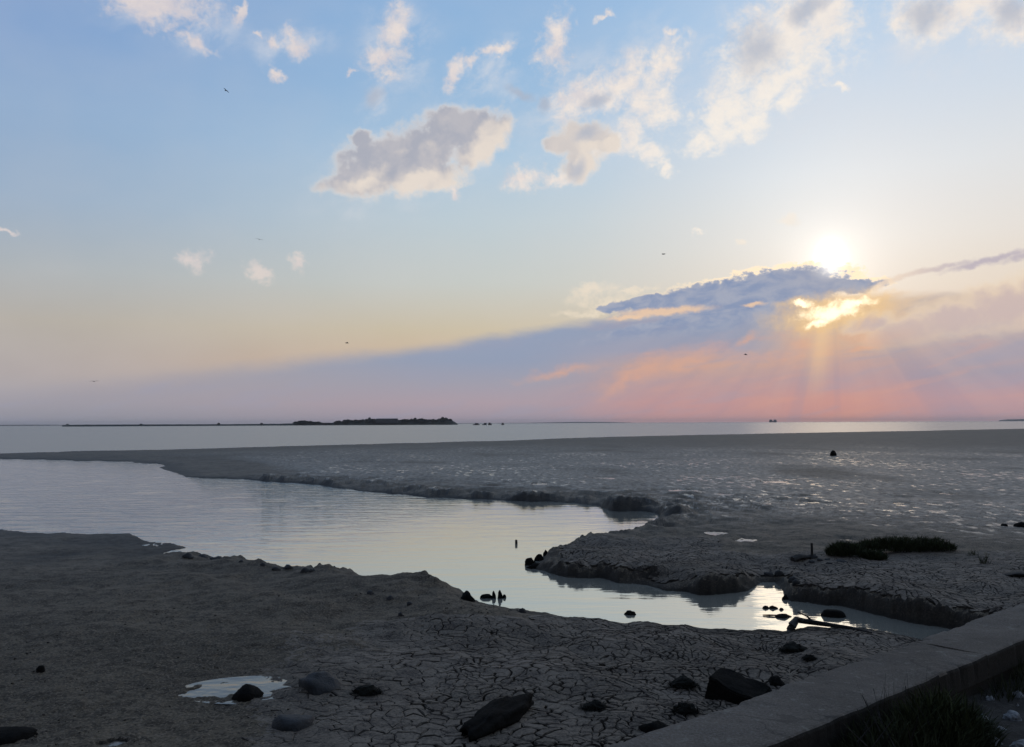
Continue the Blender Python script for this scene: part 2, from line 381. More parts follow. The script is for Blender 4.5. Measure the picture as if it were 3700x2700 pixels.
def b_mud(k, p, pos, dry=(1.0, 1.0, 1.0)):
    tint = lambda c: tuple(v * d for v, d in zip(c, dry))
    px, py, pz = k.sep(pos)
    dist = k.v('LENGTH', k.xyz(px, py, 0.0))
    big = k.noise(pos, 0.35, 4, 0.6)
    mid = k.noise(pos, 3.0, 6, 0.65)
    fine = k.noise(pos, 26.0, 6, 0.7)
    c = k.mix(k.step(big, 0.38, 0.62), tint((0.078, 0.061, 0.041)), tint((0.128, 0.100, 0.068)))
    c = k.mix(k.step(mid, 0.44, 0.60, 0.0, 0.75), c, tint((0.048, 0.038, 0.028)))
    c = k.mix(k.step(fine, 0.51, 0.64, 0.0, 0.75), c, (0.235, 0.188, 0.140))
    c = k.mix(k.step(fine, 0.47, 0.36, 0.0, 0.85), c, (0.028, 0.024, 0.021))
    # the foot of the bank, wet by the last tide
    c = k.mix(k.step(k.add(pz, k.mul(k.sub(mid, 0.5), 0.12)), 0.16, 0.03, 0.0, 0.65), c, (0.020, 0.018, 0.016))
    # steep bank faces darkened in colour: wet mud plus their shade painted in
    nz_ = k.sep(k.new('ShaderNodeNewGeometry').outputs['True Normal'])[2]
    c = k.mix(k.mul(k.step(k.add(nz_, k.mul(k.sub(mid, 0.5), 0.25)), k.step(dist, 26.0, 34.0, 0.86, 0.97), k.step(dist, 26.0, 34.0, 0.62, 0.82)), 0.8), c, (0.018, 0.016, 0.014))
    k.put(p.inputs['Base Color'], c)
    # film of water left on the far flat
    wetz = k.noise(k.xyz(k.mul(px, 0.11), k.mul(py, 0.055), 0.0), 1.0, 3, 0.5)
    strk = k.noise(k.xyz(k.mul(px, 1.7), k.mul(py, 0.8), 3.0), 1.0, 6, 0.68)
    zone = k.mul(k.step(dist, 22.0, 38.0), k.step(dist, 190.0, 70.0))
    wet = k.mul(zone, k.step(k.add(strk, k.mul(k.sub(wetz, 0.5), 0.30)), 0.55, 0.64))
    wet = k.mul(wet, k.step(pz, 0.30, 0.40))
    r = k.lerp(mid, 0.3, 0.7, 0.66, 0.84)
    r = k.m('SUBTRACT', r, k.mul(k.step(dist, 20.0, 45.0), 0.10))
    r = k.m('MAXIMUM', k.sub(r, k.mul(wet, 0.40)), 0.22)
    spk = k.noise(k.xyz(k.mul(px, 3.2), k.mul(py, 1.5), 9.0), 1.0, 5, 0.7)
    sheen = k.mul(k.mul(k.step(spk, 0.40, 0.60, 0.15, 1.0), k.mul(k.step(dist, 28.0, 42.0), k.step(dist, 165.0, 62.0))), k.mul(k.step(px, -50.0, -14.0), k.mul(k.mul(k.step(wetz, 0.30, 0.46), k.step(nz_, 0.975, 0.995)), k.step(pz, 0.24, 0.34))))
    r = k.m('MAXIMUM', k.sub(r, k.mul(sheen, 0.12)), 0.10)
    k.put(p.inputs['Specular IOR Level'], k.add(k.add(k.step(dist, 12.0, 40.0, 0.09, 0.24), k.mul(sheen, 1.0)), k.mul(wet, 0.18)))
    k.put(p.inputs['Roughness'], r)
    h = k.add(k.mul(fine, 0.5), k.mul(mid, 1.2))
    b = k.new('ShaderNodeBump'); b.inputs['Distance'].default_value = 0.022
    k.put(b.inputs['Strength'], k.m('MULTIPLY', k.step(dist, 70.0, 18.0, 0.25, 0.85), k.sub(1.0, k.mul(wet, 0.85))))
    k.put(b.inputs['Height'], h); k.t.links.new(b.outputs[0], p.inputs['Normal'])
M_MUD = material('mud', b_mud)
M_DRY = material('dried_mud', lambda k, p, pos: b_mud(k, p, pos, (1.55, 1.64, 1.92)))

def water_mat(name, base, ior, sx, sy, amp_fn, rough, metal=0.0):
    def f(k, p, pos):
        px, py, pz = k.sep(pos)
        k.put(p.inputs['Base Color'], base(k, px, py) if callable(base) else base)
        p.inputs['Roughness'].default_value = rough
        p.inputs['IOR'].default_value = ior
        k.put(p.inputs['Metallic'], metal(k, px, py) if callable(metal) else metal)
        a = k.noise(k.xyz(k.mul(px, sx), k.mul(py, sy), 0.0), 1.0, 3, 0.55, 0.3)
        b = k.noise(k.xyz(k.mul(px, sx * 4.3), k.mul(py, sy * 4.3), 4.0), 1.0, 2, 0.5)
        cw = k.noise(k.xyz(k.mul(px, sx * 0.16), k.mul(py, sy * 0.30), 8.0), 1.0, 3, 0.6)
        h = k.mul(k.add(k.add(k.mul(a, 1.0), k.mul(b, 0.30)), k.mul(cw, 1.6)), k.step(cw, 0.35, 0.62, 0.45, 1.3))
        bm = k.new('ShaderNodeBump'); bm.inputs['Distance'].default_value = 0.05
        k.put(bm.inputs['Strength'], amp_fn(k, px, py)); k.put(bm.inputs['Height'], h)
        k.t.links.new(bm.outputs[0], p.inputs['Normal'])
    return material(name, f)
M_SEA = water_mat('sea_water', (0.10, 0.115, 0.125), 1.45, 0.5, 0.8, lambda k, x, y: 0.75, 0.26)
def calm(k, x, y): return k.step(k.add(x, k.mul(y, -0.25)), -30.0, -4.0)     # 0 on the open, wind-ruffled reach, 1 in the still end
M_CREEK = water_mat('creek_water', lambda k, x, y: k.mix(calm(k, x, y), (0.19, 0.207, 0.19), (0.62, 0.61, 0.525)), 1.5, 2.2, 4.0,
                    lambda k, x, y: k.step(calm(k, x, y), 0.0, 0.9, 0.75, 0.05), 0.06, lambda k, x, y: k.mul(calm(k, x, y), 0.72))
M_POOL = water_mat('puddle_water', (0.15, 0.13, 0.10), 1.4, 3.0, 3.0, lambda k, x, y: 0.2, 0.14, 0.0)

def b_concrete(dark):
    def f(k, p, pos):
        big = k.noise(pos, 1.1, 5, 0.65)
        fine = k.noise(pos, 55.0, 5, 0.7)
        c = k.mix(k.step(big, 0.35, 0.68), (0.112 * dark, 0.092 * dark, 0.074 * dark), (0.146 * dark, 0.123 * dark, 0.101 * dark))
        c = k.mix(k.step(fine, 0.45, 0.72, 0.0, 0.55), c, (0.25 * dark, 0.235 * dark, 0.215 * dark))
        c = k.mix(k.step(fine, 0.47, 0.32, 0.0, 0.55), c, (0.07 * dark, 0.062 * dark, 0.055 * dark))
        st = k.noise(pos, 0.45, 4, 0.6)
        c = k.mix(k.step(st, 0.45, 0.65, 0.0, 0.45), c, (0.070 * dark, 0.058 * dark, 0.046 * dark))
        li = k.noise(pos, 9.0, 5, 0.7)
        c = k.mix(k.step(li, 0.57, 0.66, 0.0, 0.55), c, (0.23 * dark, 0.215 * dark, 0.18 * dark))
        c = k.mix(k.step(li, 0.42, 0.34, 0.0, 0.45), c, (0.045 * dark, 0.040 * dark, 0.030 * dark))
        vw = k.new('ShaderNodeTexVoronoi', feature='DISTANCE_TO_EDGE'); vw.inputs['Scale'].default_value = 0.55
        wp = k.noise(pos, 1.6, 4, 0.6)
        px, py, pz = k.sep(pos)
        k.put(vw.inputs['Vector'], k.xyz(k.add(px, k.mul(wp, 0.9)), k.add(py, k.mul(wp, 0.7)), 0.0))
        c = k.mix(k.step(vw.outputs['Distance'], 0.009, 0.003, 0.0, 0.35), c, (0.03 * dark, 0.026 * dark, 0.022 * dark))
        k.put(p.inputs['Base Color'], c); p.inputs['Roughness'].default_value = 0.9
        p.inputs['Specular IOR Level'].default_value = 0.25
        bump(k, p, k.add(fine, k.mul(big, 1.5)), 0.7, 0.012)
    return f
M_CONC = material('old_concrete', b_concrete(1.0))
M_CONCD = material('stained_shaded_concrete', b_concrete(0.16))  # stained copy of the concrete, darkened to paint in the shade on upright faces

def b_rock(c0, c1, spec=0.3, rough=0.7):
    def f(k, p, pos):
        a = k.noise(pos, 5.0, 6, 0.65); b = k.noise(pos, 40.0, 5, 0.7)
        c = k.mix(k.step(a, 0.35, 0.68), c0, c1)
        c = k.mix(k.step(b, 0.5, 0.75, 0.0, 0.4), c, tuple(v * 2.2 for v in c1))
        k.put(p.inputs['Base Color'], c); p.inputs['Roughness'].default_value = rough
        p.inputs['Specular IOR Level'].default_value = spec
        bump(k, p, k.add(k.mul(a, 1.2), k.mul(b, 0.5)), 0.9, 0.03)
    return f
M_ROCK = material('dark_weedy_rock', b_rock((0.006, 0.0056, 0.005), (0.012, 0.011, 0.010), 0.06, 0.85))
M_ROCKB = material('bluish_rock', b_rock((0.016, 0.0165, 0.018), (0.032, 0.033, 0.036), 0.3, 0.65))
M_ROCKL = material('pale_grey_rock', b_rock((0.16, 0.165, 0.17), (0.30, 0.305, 0.31), 0.3, 0.8))
M_CLOD = material('dark_mud_clod', b_rock((0.020, 0.019, 0.019), (0.045, 0.043, 0.042), 0.3, 0.7))
M_WEED = material('black_seaweed', b_rock((0.008, 0.008, 0.007), (0.015, 0.015, 0.012), 0.08, 0.8))
M_WOOD = material('wet_dark_wood', b_rock((0.014, 0.012, 0.011), (0.030, 0.027, 0.024), 0.3, 0.7))
M_BIRD = material('dark_plumage', b_rock((0.05, 0.05, 0.055), (0.09, 0.09, 0.095), 0.2, 0.8))
M_HULL = material('dark_hull_paint', b_rock((0.03, 0.032, 0.04), (0.05, 0.052, 0.06), 0.3, 0.6))
M_STONEB = material('grey_building_stone', b_rock((0.06, 0.063, 0.07), (0.09, 0.092, 0.10), 0.2, 0.9))

def b_leaf(c0, c1):
    def f(k, p, pos):
        a = k.noise(pos, 7.0, 3, 0.6)
        info = k.new('ShaderNodeNewGeometry')
        c = k.mix(info.outputs['Random Per Island'], c0, c1)
        c = k.mix(k.step(a, 0.4, 0.7, 0.0, 0.5), c, tuple(v * 0.6 for v in c0))
        k.put(p.inputs['Base Color'], c); p.inputs['Roughness'].default_value = 0.75
        p.inputs['Specular IOR Level'].default_value = 0.15
    return f
M_LEAF = material('dull_green_leaf', b_leaf((0.018, 0.024, 0.010), (0.055, 0.066, 0.026)))
M_GRASS = material('dry_green_grass', b_leaf((0.012, 0.017, 0.007), (0.050, 0.056, 0.024)))
M_TREE = material('island_foliage', b_leaf((0.030, 0.036, 0.030), (0.050, 0.058, 0.046)))
M_SOIL = material('bank_soil', b_rock((0.022, 0.020, 0.018), (0.048, 0.045, 0.041), 0.2, 0.9))

# ------------------------------------------------------------------ object helpers
def link(name, me, m=None, parent=None, loc=None):
    o = bpy.data.objects.new(name, me); COL.objects.link(o)
    if m is not None and me is not None: me.materials.append(m)
    if parent is not None: o.parent = parent
    if loc is not None: o.location = loc
    return o

def mesh_from(name, verts, faces, smooth=False):
    me = bpy.data.meshes.new(name)
    me.from_pydata([tuple(v) for v in verts], [], faces); me.update()
    if smooth: me.polygons.foreach_set('use_smooth', [True] * len(me.polygons))
    return me

def big_mesh(name, V, Fq, smooth=True):
    """quads from numpy arrays"""
    me = bpy.data.meshes.new(name)
    me.vertices.add(len(V)); me.vertices.foreach_set('co', np.asarray(V, np.float32).ravel())
    me.loops.add(Fq.size); me.loops.foreach_set('vertex_index', Fq.astype(np.int32).ravel())
    me.polygons.add(len(Fq)); me.polygons.foreach_set('loop_start', np.arange(0, Fq.size, 4, dtype=np.int32))
    me.polygons.foreach_set('loop_total', np.full(len(Fq), 4, np.int32))
    me.polygons.foreach_set('use_smooth', np.full(len(Fq), smooth))
    me.update(calc_edges=True); me.validate()
    return me

def tag(o, label, cat, group=None):
    o['label'] = label; o['category'] = cat
    if group: o['group'] = group
    return o
def structure(o): o['kind'] = 'structure'; return o

def grid_faces(nr, nc):
    i = np.arange(nr - 1)[:, None] * nc + np.arange(nc - 1)[None, :]
    return np.stack([i, i + 1, i + nc + 1, i + nc], -1).reshape(-1, 4)

# ------------------------------------------------------------------ numpy noise
_perm = np.random.default_rng(5).permutation(4096)
_g = np.random.default_rng(6).uniform(0, 2 * math.pi, 4096)
_gx, _gy = np.cos(_g), np.sin(_g)
def perlin(x, y, seed=0):
    xi = np.floor(x).astype(np.int64); yi = np.floor(y).astype(np.int64)
    fx = x - xi; fy = y - yi
    u = fx * fx * fx * (fx * (fx * 6 - 15) + 10); v = fy * fy * fy * (fy * (fy * 6 - 15) + 10)
    def gr(ix, iy, ax, ay):
        h = _perm[(ix + _perm[(iy + seed * 131) & 4095]) & 4095]
        return _gx[h] * ax + _gy[h] * ay
    n00 = gr(xi, yi, fx, fy); n10 = gr(xi + 1, yi, fx - 1, fy)
    n01 = gr(xi, yi + 1, fx, fy - 1); n11 = gr(xi + 1, yi + 1, fx - 1, fy - 1)
    return ((n00 * (1 - u) + n10 * u) * (1 - v) + (n01 * (1 - u) + n11 * u) * v) * 1.5
def fbm(x, y, octv, seed=0, gain=0.5):
    s = 0; a = 1.0
    for i in range(octv):
        s = s + a * perlin(x * 2 ** i, y * 2 ** i, seed + i); a *= gain
    return s
def sstep(x, a, b):
    t = np.clip((x - a) / (b - a), 0, 1); return t * t * (3 - 2 * t)

# ------------------------------------------------------------------ the creek and the sea shore
# (x, y in the photograph, bank height m, bank width m, crest) - crest: the edge seen is the top of the bank
CREEK = [(-900,1634,0.100,6,0), (0,1661,0.100,5,0), (204,1664,0.100,4,0), (458,1670,0.120,4,0), (523,1675,0.140,4,0), (572,1680,0.140,4,0), (613,1697,0.150,4,0), (678,1717,0.150,4,0),
         (690,1724,0.160,3,0), (757,1727,0.200,2.5,0), (968,1740,0.300,1.2,0), (1050,1746,0.302,1.0,0), (1150,1754,0.324,.9,0), (1200,1759,0.324,.9,0), (1260,1771,0.216,1.6,0), (1345,1780,0.280,1.8,0), (1490,1791,0.245,1.4,0),
         (1587,1800,0.302,.8,0), (1680,1804,0.216,1.5,0), (1745,1806,0.230,1.5,0), (1830,1811,0.331,.8,0), (1920,1813,0.331,.8,0), (1990,1814,0.245,1.4,0), (2066,1815,0.259,1.4,0), (2144,1828,0.374,1.0,0), (2217,1845,0.461,.8,0),
         (2290,1849,0.475,.8,0), (2340,1852,0.432,.7,0), (2372,1860,0.324,.6,0), (2386,1868,0.252,.5,0),
         (2366,1878,0.252,.5,1), (2340,1886,0.259,.5,1), (2277,1903,0.259,.5,1), (2217,1921,0.259,.5,1), (2168,1931,0.274,.5,1), (2096,1936,0.288,.5,1), (2053,1941,0.288,.5,1), (2029,1957,0.274,.5,1),
         (1993,1972,0.245,.4,1), (1969,1993,0.280,.4,1), (1948,2012,0.220,.4,1), (1930,2030,0.150,.3,1), (1922,2046,0.150,.3,0), (1935,2057,0.220,.3,0), (1987,2072,0.259,.3,0), (2060,2084,0.331,.3,0), (2138,2091,0.360,.3,0), (2199,2094,0.360,.3,0),
         (2250,2104,0.33,.6,0), (2290,2114,0.26,1.5,0), (2350,2123,0.24,1.8,0), (2400,2131,0.26,1.5,0), (2460,2140,0.30,.9,0), (2521,2146,0.331,.4,0), (2612,2144,0.346,.35,0), (2690,2135,0.346,.3,0),
         (2715,2122,0.317,.3,0), (2745,2106,0.259,.5,0), (2787,2104,0.245,.6,0), (2806,2128,0.288,.4,0), (2818,2158,0.331,.3,0), (2850,2170,0.360,.25,0), (2884,2174,0.374,.25,0), (2975,2186,0.374,.25,0),
         (3066,2196,0.360,.25,0), (3157,2219,0.360,.25,0), (3278,2240,0.346,.25,0), (3368,2262,0.331,.25,0), (3441,2276,0.331,.25,0), (3560,2300,0.460,.3,0), (3700,2350,0.460,.3,0), (3600,2420,0.300,1,0), (3440,2350,0.280,1.5,0),
         (3332,2306,0.260,1.8,0), (3247,2291,0.187,1.8,0), (3205,2282,0.187,1.8,0), (3066,2270,0.173,2,0), (2945,2264,0.173,2,0), (2860,2273,0.240,2,0), (2824,2276,0.240,2,0), (2703,2277,0.240,2.2,0),
         (2642,2270,0.240,2.4,0), (2521,2263,0.240,2.4,0), (2400,2257,0.240,2.4,0), (2350,2254,0.240,2.4,0), (2229,2248,0.240,2.4,0), (2108,2231,0.260,2.4,0), (1987,2218,0.260,2.4,0), (1896,2204,0.260,2.4,0), (1805,2195,0.260,2.4,0),
         (1745,2183,0.260,2.0,0), (1714,2170,0.216,1.4,0), (1686,2148,0.259,.8,1), (1648,2120,0.288,.8,1), (1593,2094,0.302,.9,1), (1539,2075,0.302,1.0,1), (1472,2066,0.302,1.2,1), (1412,2067,0.288,1.2,1), (1321,2076,0.259,1.0,1), (1267,2072,0.245,.9,1),
         (1218,2066,0.245,.9,1), (1180,2063,0.230,.8,1), (1132,2047,0.216,.7,1), (1078,2044,0.216,.7,1), (999,2029,0.280,.7,1), (878,2021,0.260,.7,1), (817,2016,0.240,.7,1), (780,2004,0.200,.9,0), (763,1999,0.160,1.2,0), (690,1997,0.120,2,0), (605,1995,0.100,3,0), (650,1986,0.080,3,0),
         (708,1978,0.080,3,0), (630,1957,0.080,4,0), (540,1954,0.080,4,0), (502,1946,0.100,4,0), (454,1927,0.120,4,0), (303,1928,0.140,4,0), (121,1925,0.160,4,0), (0,1910,0.160,4,0), (-300,1895,0.200,4,0), (-900,1872,0.200,4,0)]
SHORE = [(-1500,1668), (-700,1656), (0,1640), (286,1631), (560,1625), (817,1619), (1010,1613), (1226,1607), (1500,1600), (1850,1592), (2259,1578), (2749,1568), (3321,1558), (3700,1550), (4400,1541), (5600,1530)]

cp = []
for (sx, sy, H, Wd, crest) in CREEK:
    p = on_z(sx, sy, H * 0.97 if crest else 0.0)
    if crest:                                   # the water starts a bank's width behind the crest
        d = Vector((p.x, p.y)).normalized()
        p = Vector((p.x + d.x * Wd, p.y + d.y * Wd, 0))
    cp.append((p.x, p.y, H, Wd))
CPA = np.array(cp)
cr_a = CPA; cr_b = np.roll(CPA, -1, axis=0)
sh_p = np.array([tuple(on_z(x, y))[:2] for x, y in SHORE])
sh_ang = np.degrees(np.arctan2(sh_p[:, 0], sh_p[:, 1])); sh_r = np.hypot(sh_p[:, 0], sh_p[:, 1])

def in_creek(x, y):
    ins = np.zeros(x.shape, bool)
    for (x0, y0, *_), (x1, y1, *_) in zip(cr_a, cr_b):
        if y0 == y1: continue
        c = (y0 > y) != (y1 > y)
        ins ^= c & (x < (x1 - x0) * (y - y0) / (y1 - y0) + x0)
    return ins

MOUNDS = []      # (x, y, radius, height): hollows and humps, filled in below
def mound(sx, sy, rad, h, z=0.3):
    p = on_z(sx, sy, z); MOUNDS.append((p.x, p.y, rad, h))
mound(1500, 2115, 1.3, 0.10); mound(1640, 2160, 0.7, 0.08); mound(1300, 2110, 0.9, 0.05)
mound(2440, 1838, 1.4, 0.26, 0.5); mound(2300, 1822, 1.6, 0.10, 0.5)
mound(2560, 2085, 1.2, 0.08, 0.45)

CR_A = lambda sx, sy: None
def crack_strength(x, y, dc):
    """how far the mud has dried and split, 0..1"""
    sx, sy = to_src(np.stack([x, y, np.full_like(x, 0.3)], -1))
    A = np.maximum(sstep(sx, 1150, 1720) * sstep(sy, 2185, 2290), 0.55 * sstep(sx, 700, 1500) * sstep(sy, 2230, 2420)) * (y < 22)
    near = (sy > 2100) & (sy < 2420) & (sx < 1800)
    B = 0.7 * sstep(sx, 2000, 2080) * sstep(sx, 2640, 2520) * sstep(sy, 1930, 1975) * (y > 15) * (y < 32)
    Cc = 0.9 * sstep(sx, 2500, 2640) * sstep(sy, 1985, 2060) * (y > 15) * (y < 32)
    m = np.maximum(np.maximum(A, B), Cc)
    n_ = 0.5 + 0.9 * fbm(x * 0.30 + 9, y * 0.30, 3, 40)
    return np.clip(m * np.clip(0.55 + 0.75 * n_, 0.3, 1.25), 0, 1) * sstep(dc, 0.10, 0.45)

PUDDLES = []     # (centre x, y, half width, half depth, tilt)
def puddle_at(sx0, sx1, sy0, sy1, tilt=0.0, z=0.3):
    c = on_z((sx0 + sx1) / 2, (sy0 + sy1) / 2, z)
    a = on_z(sx0, (sy0 + sy1) / 2, z); b = on_z(sx1, (sy0 + sy1) / 2, z)
    t = on_z((sx0 + sx1) / 2, sy0, z); u = on_z((sx0 + sx1) / 2, sy1, z)
    PUDDLES.append((c.x, c.y, (b - a).length / 2, (t - u).length / 2, tilt))
puddle_at(735, 1100, 2456, 2522)
puddle_at(355, 470, 2684, 2704)
puddle_at(2565, 2645, 1896, 1908, z=.5)
puddle_at(2660, 2760, 1922, 1936, z=.5)
puddle_at(3020, 3082, 1922, 1934, z=.5)
puddle_at(2895, 3000, 1796, 1806, z=.5); puddle_at(3230, 3290, 1804, 1812, z=.5); puddle_at(1920, 1990, 1742, 1747, z=.4); puddle_at(2440, 2540, 1756, 1763, z=.5)
puddle_at(2750, 2860, 1730, 1737, z=.5); puddle_at(2600, 2690, 1772, 1778, z=.5); puddle_at(2130, 2230, 1722, 1727, z=.4); puddle_at(3380, 3450, 1770, 1776, z=.5)

def base_height(x, y):
    """height of the mud, distance to the creek, without the cracks; x, y flat arrays"""
    Z = np.empty_like(x); DC = np.empty_like(x)
    for i in range(0, len(x), 20000):
        X = x[i:i + 20000]; Y = y[i:i + 20000]
        r = np.hypot(X, Y); ang = np.degrees(np.arctan2(X, Y))
        wob = np.clip(r / 30.0, 0.25, 3.0)
        Xn = X + wob * 0.30 * fbm(X / (wob * 1.3), Y / (wob * 1.3), 4, 1)
        Yn = Y + wob * 0.40 * fbm(X / (wob * 1.3), Y / (wob * 1.3), 4, 9)
        ax, ay = cr_a[:, 0], cr_a[:, 1]; ex, ey = cr_b[:, 0] - ax, cr_b[:, 1] - ay
        L2 = ex * ex + ey * ey + 1e-9
        t = np.clip(((Xn[:, None] - ax) * ex + (Yn[:, None] - ay) * ey) / L2, 0, 1)
        d2 = (Xn[:, None] - ax - t * ex) ** 2 + (Yn[:, None] - ay - t * ey) ** 2
        w = 1.0 / (d2 + 0.02) ** 2
        Hs = cr_a[:, 2] + t * (cr_b[:, 2] - cr_a[:, 2]); Ws = cr_a[:, 3] + t * (cr_b[:, 3] - cr_a[:, 3])
        sw = w.sum(1)
        H = (w * Hs).sum(1) / sw; Wd = (w * Ws).sum(1) / sw
        d = np.sqrt(d2.min(1))
        ero = fbm(X * 0.55, Y * 0.55, 3, 77)                              # slumped and cut stretches along the banks
        H = H * np.clip(1 + 0.40 * ero, 0.6, 1.35); Wd = Wd * np.where(Wd < 1.3, np.clip(1.25 - 1.1 * ero, 0.6, 3.0), 1.0)
        ins = in_creek(Xn, Yn)
        s = np.clip(d / Wd, 0, 1)
        flat = 0.40 + 0.10 * fbm(X * 0.05, Y * 0.05, 3, 20)            # level of the flat away from the creek
        prof = H * (1 - (1 - s) ** 2.2) + (np.maximum(flat, H) - H) * sstep(d - Wd, 0.0, 9.0)
        # sea shore
        ds = np.interp(ang, sh_ang, sh_r) - r
        ds = ds + 5 * fbm(X * 0.03, Y * 0.05, 4, 33)
        rise = np.clip(ds / 70.0, -1, 1)
        z = np.where(ds > 0, np.minimum(prof, 0.05 * np.minimum(ds, 4) / 4 + 0.55 * np.clip(rise, 0, 1) ** 0.9), -0.5 * np.minimum(-ds / 20, 1))
        z = np.where(ins, -0.55 * (1 - np.exp(-d / 0.7)), z)
        # relief
        lump = np.clip(d / 0.6, 0, 1)
        land = (~ins) & (ds > 0)
        rel = 0.030 * fbm(X * 0.45, Y * 0.45, 4, 2) + 0.010 * fbm(X * 2.2, Y * 2.2, 4, 12) + 0.013 * fbm(X * 7.0, Y * 7.0, 3, 15) * (r < 45) + 0.006 * fbm(X * 19.0, Y * 19.0, 2, 25) * (r < 22)
        bank = land * sstep(d, 0.0, 0.12) * (1 - sstep(d, Wd, Wd + 0.6)) * np.clip(1.2 - Wd, 0, 1)
        levee = land * sstep(r, 26, 36) * sstep(d, 0.1, 0.6) * (1 - sstep(d, Wd + 0.5, Wd + 2.5)) * (Wd < 2.0)
        rel = rel * lump + levee * 0.22 * (fbm(X * 0.55, Y * 0.35, 4, 61, 0.6)) + bank * 0.10 * fbm(X * 3.0, Y * 3.0, 4, 55, 0.6)
        z = z + np.where(land, rel, 0)
        for (mx, my, mr, mh) in MOUNDS:
            z = z + np.where(land, mh * np.exp(-((X - mx) ** 2 + (Y - my) ** 2) / mr ** 2), 0)
        Z[i:i + 20000] = z; DC[i:i + 20000] = np.where(ins, -d, d)
    return Z, DC

def puddle_dig(x, y):
    dig = np.zeros_like(x)
    for (cx, cy, a, b, t) in PUDDLES:
        q = np.sqrt(((x - cx) / a) ** 2 + ((y - cy) / b) ** 2) + 0.60 * fbm(x * 1.2 / max(a, .3) , y * 0.8 / max(b, .3), 4, 70, 0.6)
        dig = np.maximum(dig, 0.058 * sstep(q, 1.35, 0.45))
    return dig

CRACK_D = 0.05
def height_one(x, y):
    z, d = base_height(np.array([x]), np.array([y])); return float(z[0])
def ground(sx, sy):
    """point of the mud seen at a pixel of the photograph"""
    z = 0.3
    for _ in range(7):
        p = on_z(sx, sy, z); z = 0.5 * z + 0.5 * height_one(p.x, p.y)
    return Vector((p.x, p.y, height_one(p.x, p.y)))

# terrain sheet, rings that widen with distance
rr = [3.0]
while rr[-1] < 520.0:
    r_ = rr[-1]
    rr.append(r_ + max(0.022, r_ * r_ / (4.0 * 1250.0)) if r_ < 150 else r_ * 1.03)
rr = np.array(rr)
aa = np.radians(np.concatenate([np.linspace(-50, -33, 40, endpoint=False), np.linspace(-33, 33, 760), np.linspace(33, 50, 41)[1:]]))
GX = (rr[:, None] * np.sin(aa)[None, :]); GY = (rr[:, None] * np.cos(aa)[None, :])
gx, gy = GX.ravel(), GY.ravel()
gz, gd = base_height(gx, gy)
gz = gz - puddle_dig(gx, gy) * (gd > 0)
near_m = np.hypot(gx, gy) < 36
ck = np.zeros_like(gz)
ck[near_m] = crack_strength(gx[near_m], gy[near_m], gd[near_m])
gz = gz - CRACK_D * sstep(ck, 0.08, 0.35) * (gd > 0)
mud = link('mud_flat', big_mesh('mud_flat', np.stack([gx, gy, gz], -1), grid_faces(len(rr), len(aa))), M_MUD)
structure(mud)
print('terrain', len(gz))

# water: the creek and the sea meet under the tongue of mud between them
split = [(-1900, 1662), (-900, 1650), (0, 1650), (560, 1652), (900, 1660), (1300, 1690), (1850, 1700), (2700, 1690), (3700, 1640), (5200, 1600)]
sp = np.array([tuple(on_z(x, y))[:2] for x, y in split])
s_ang = np.degrees(np.arctan2(sp[:, 0], sp[:, 1])); s_r = np.hypot(sp[:, 0], sp[:, 1])
wa = np.radians(np.linspace(-52, 52, 200))
ra = np.interp(np.degrees(wa), s_ang, s_r)
far_r = np.geomspace(1.0, 60000.0 / 60.0, 40)
SX = (ra[None, :] * far_r[:, None]); SX = np.minimum(SX, 60000)
V = np.stack([SX * np.sin(wa), SX * np.cos(wa), np.zeros_like(SX)], -1).reshape(-1, 3)
structure(link('sea', big_mesh('sea', V, grid_faces(len(far_r), len(wa))), M_SEA))
fr = np.linspace(0.02, 1.0, 30)
CXr = ra[None, :] * fr[:, None]
V = np.stack([CXr * np.sin(wa), CXr * np.cos(wa), np.zeros_like(CXr)], -1).reshape(-1, 3)
structure(link('creek_water', big_mesh('creek_water', V, grid_faces(len(fr), len(wa))), M_CREEK))
# sea bed and land behind, one sheet out to the horizon
gb = mesh_from('ground', [(-70000, -70000, -1.2), (70000, -70000, -1.2), (70000, 70000, -1.2), (-70000, 70000, -1.2)], [(0, 1, 2, 3)])
structure(link('ground', gb, M_MUD))

# puddles: thin sheets lying in the hollows dug for them
for (cx, cy, a, b, t) in PUDDLES:
    zc, _ = base_height(np.array([cx]), np.array([cy]))
    tt = np.linspace(0, 2 * math.pi, 28, endpoint=False)
    lvl = float(zc[0]) - 0.036
    vs = [(cx, cy, lvl)] + [(cx + 1.5 * a * math.cos(q), cy + 1.5 * b * math.sin(q), lvl) for q in tt]
    structure(link('puddle', mesh_from('puddle', vs, [(0, i + 1, (i + 1) % 28 + 1) for i in range(28)]), M_POOL))

# ------------------------------------------------------------------ dried mud plates between the cracks
def rad_at(x, y):
    sx, sy = to_src(np.array([[x, y, 0.3]]))
    sx, sy = float(sx[0]), float(sy[0])
    if y > 15.5: return 0.20
    t = min(max((sx - 1750) / 700.0, 0), 1)
    return (0.30 * (1 - t) + 0.135 * t) * (1.0 + 0.55 * mnoise.noise(Vector((x * 0.9, y * 0.9, 4.0))))

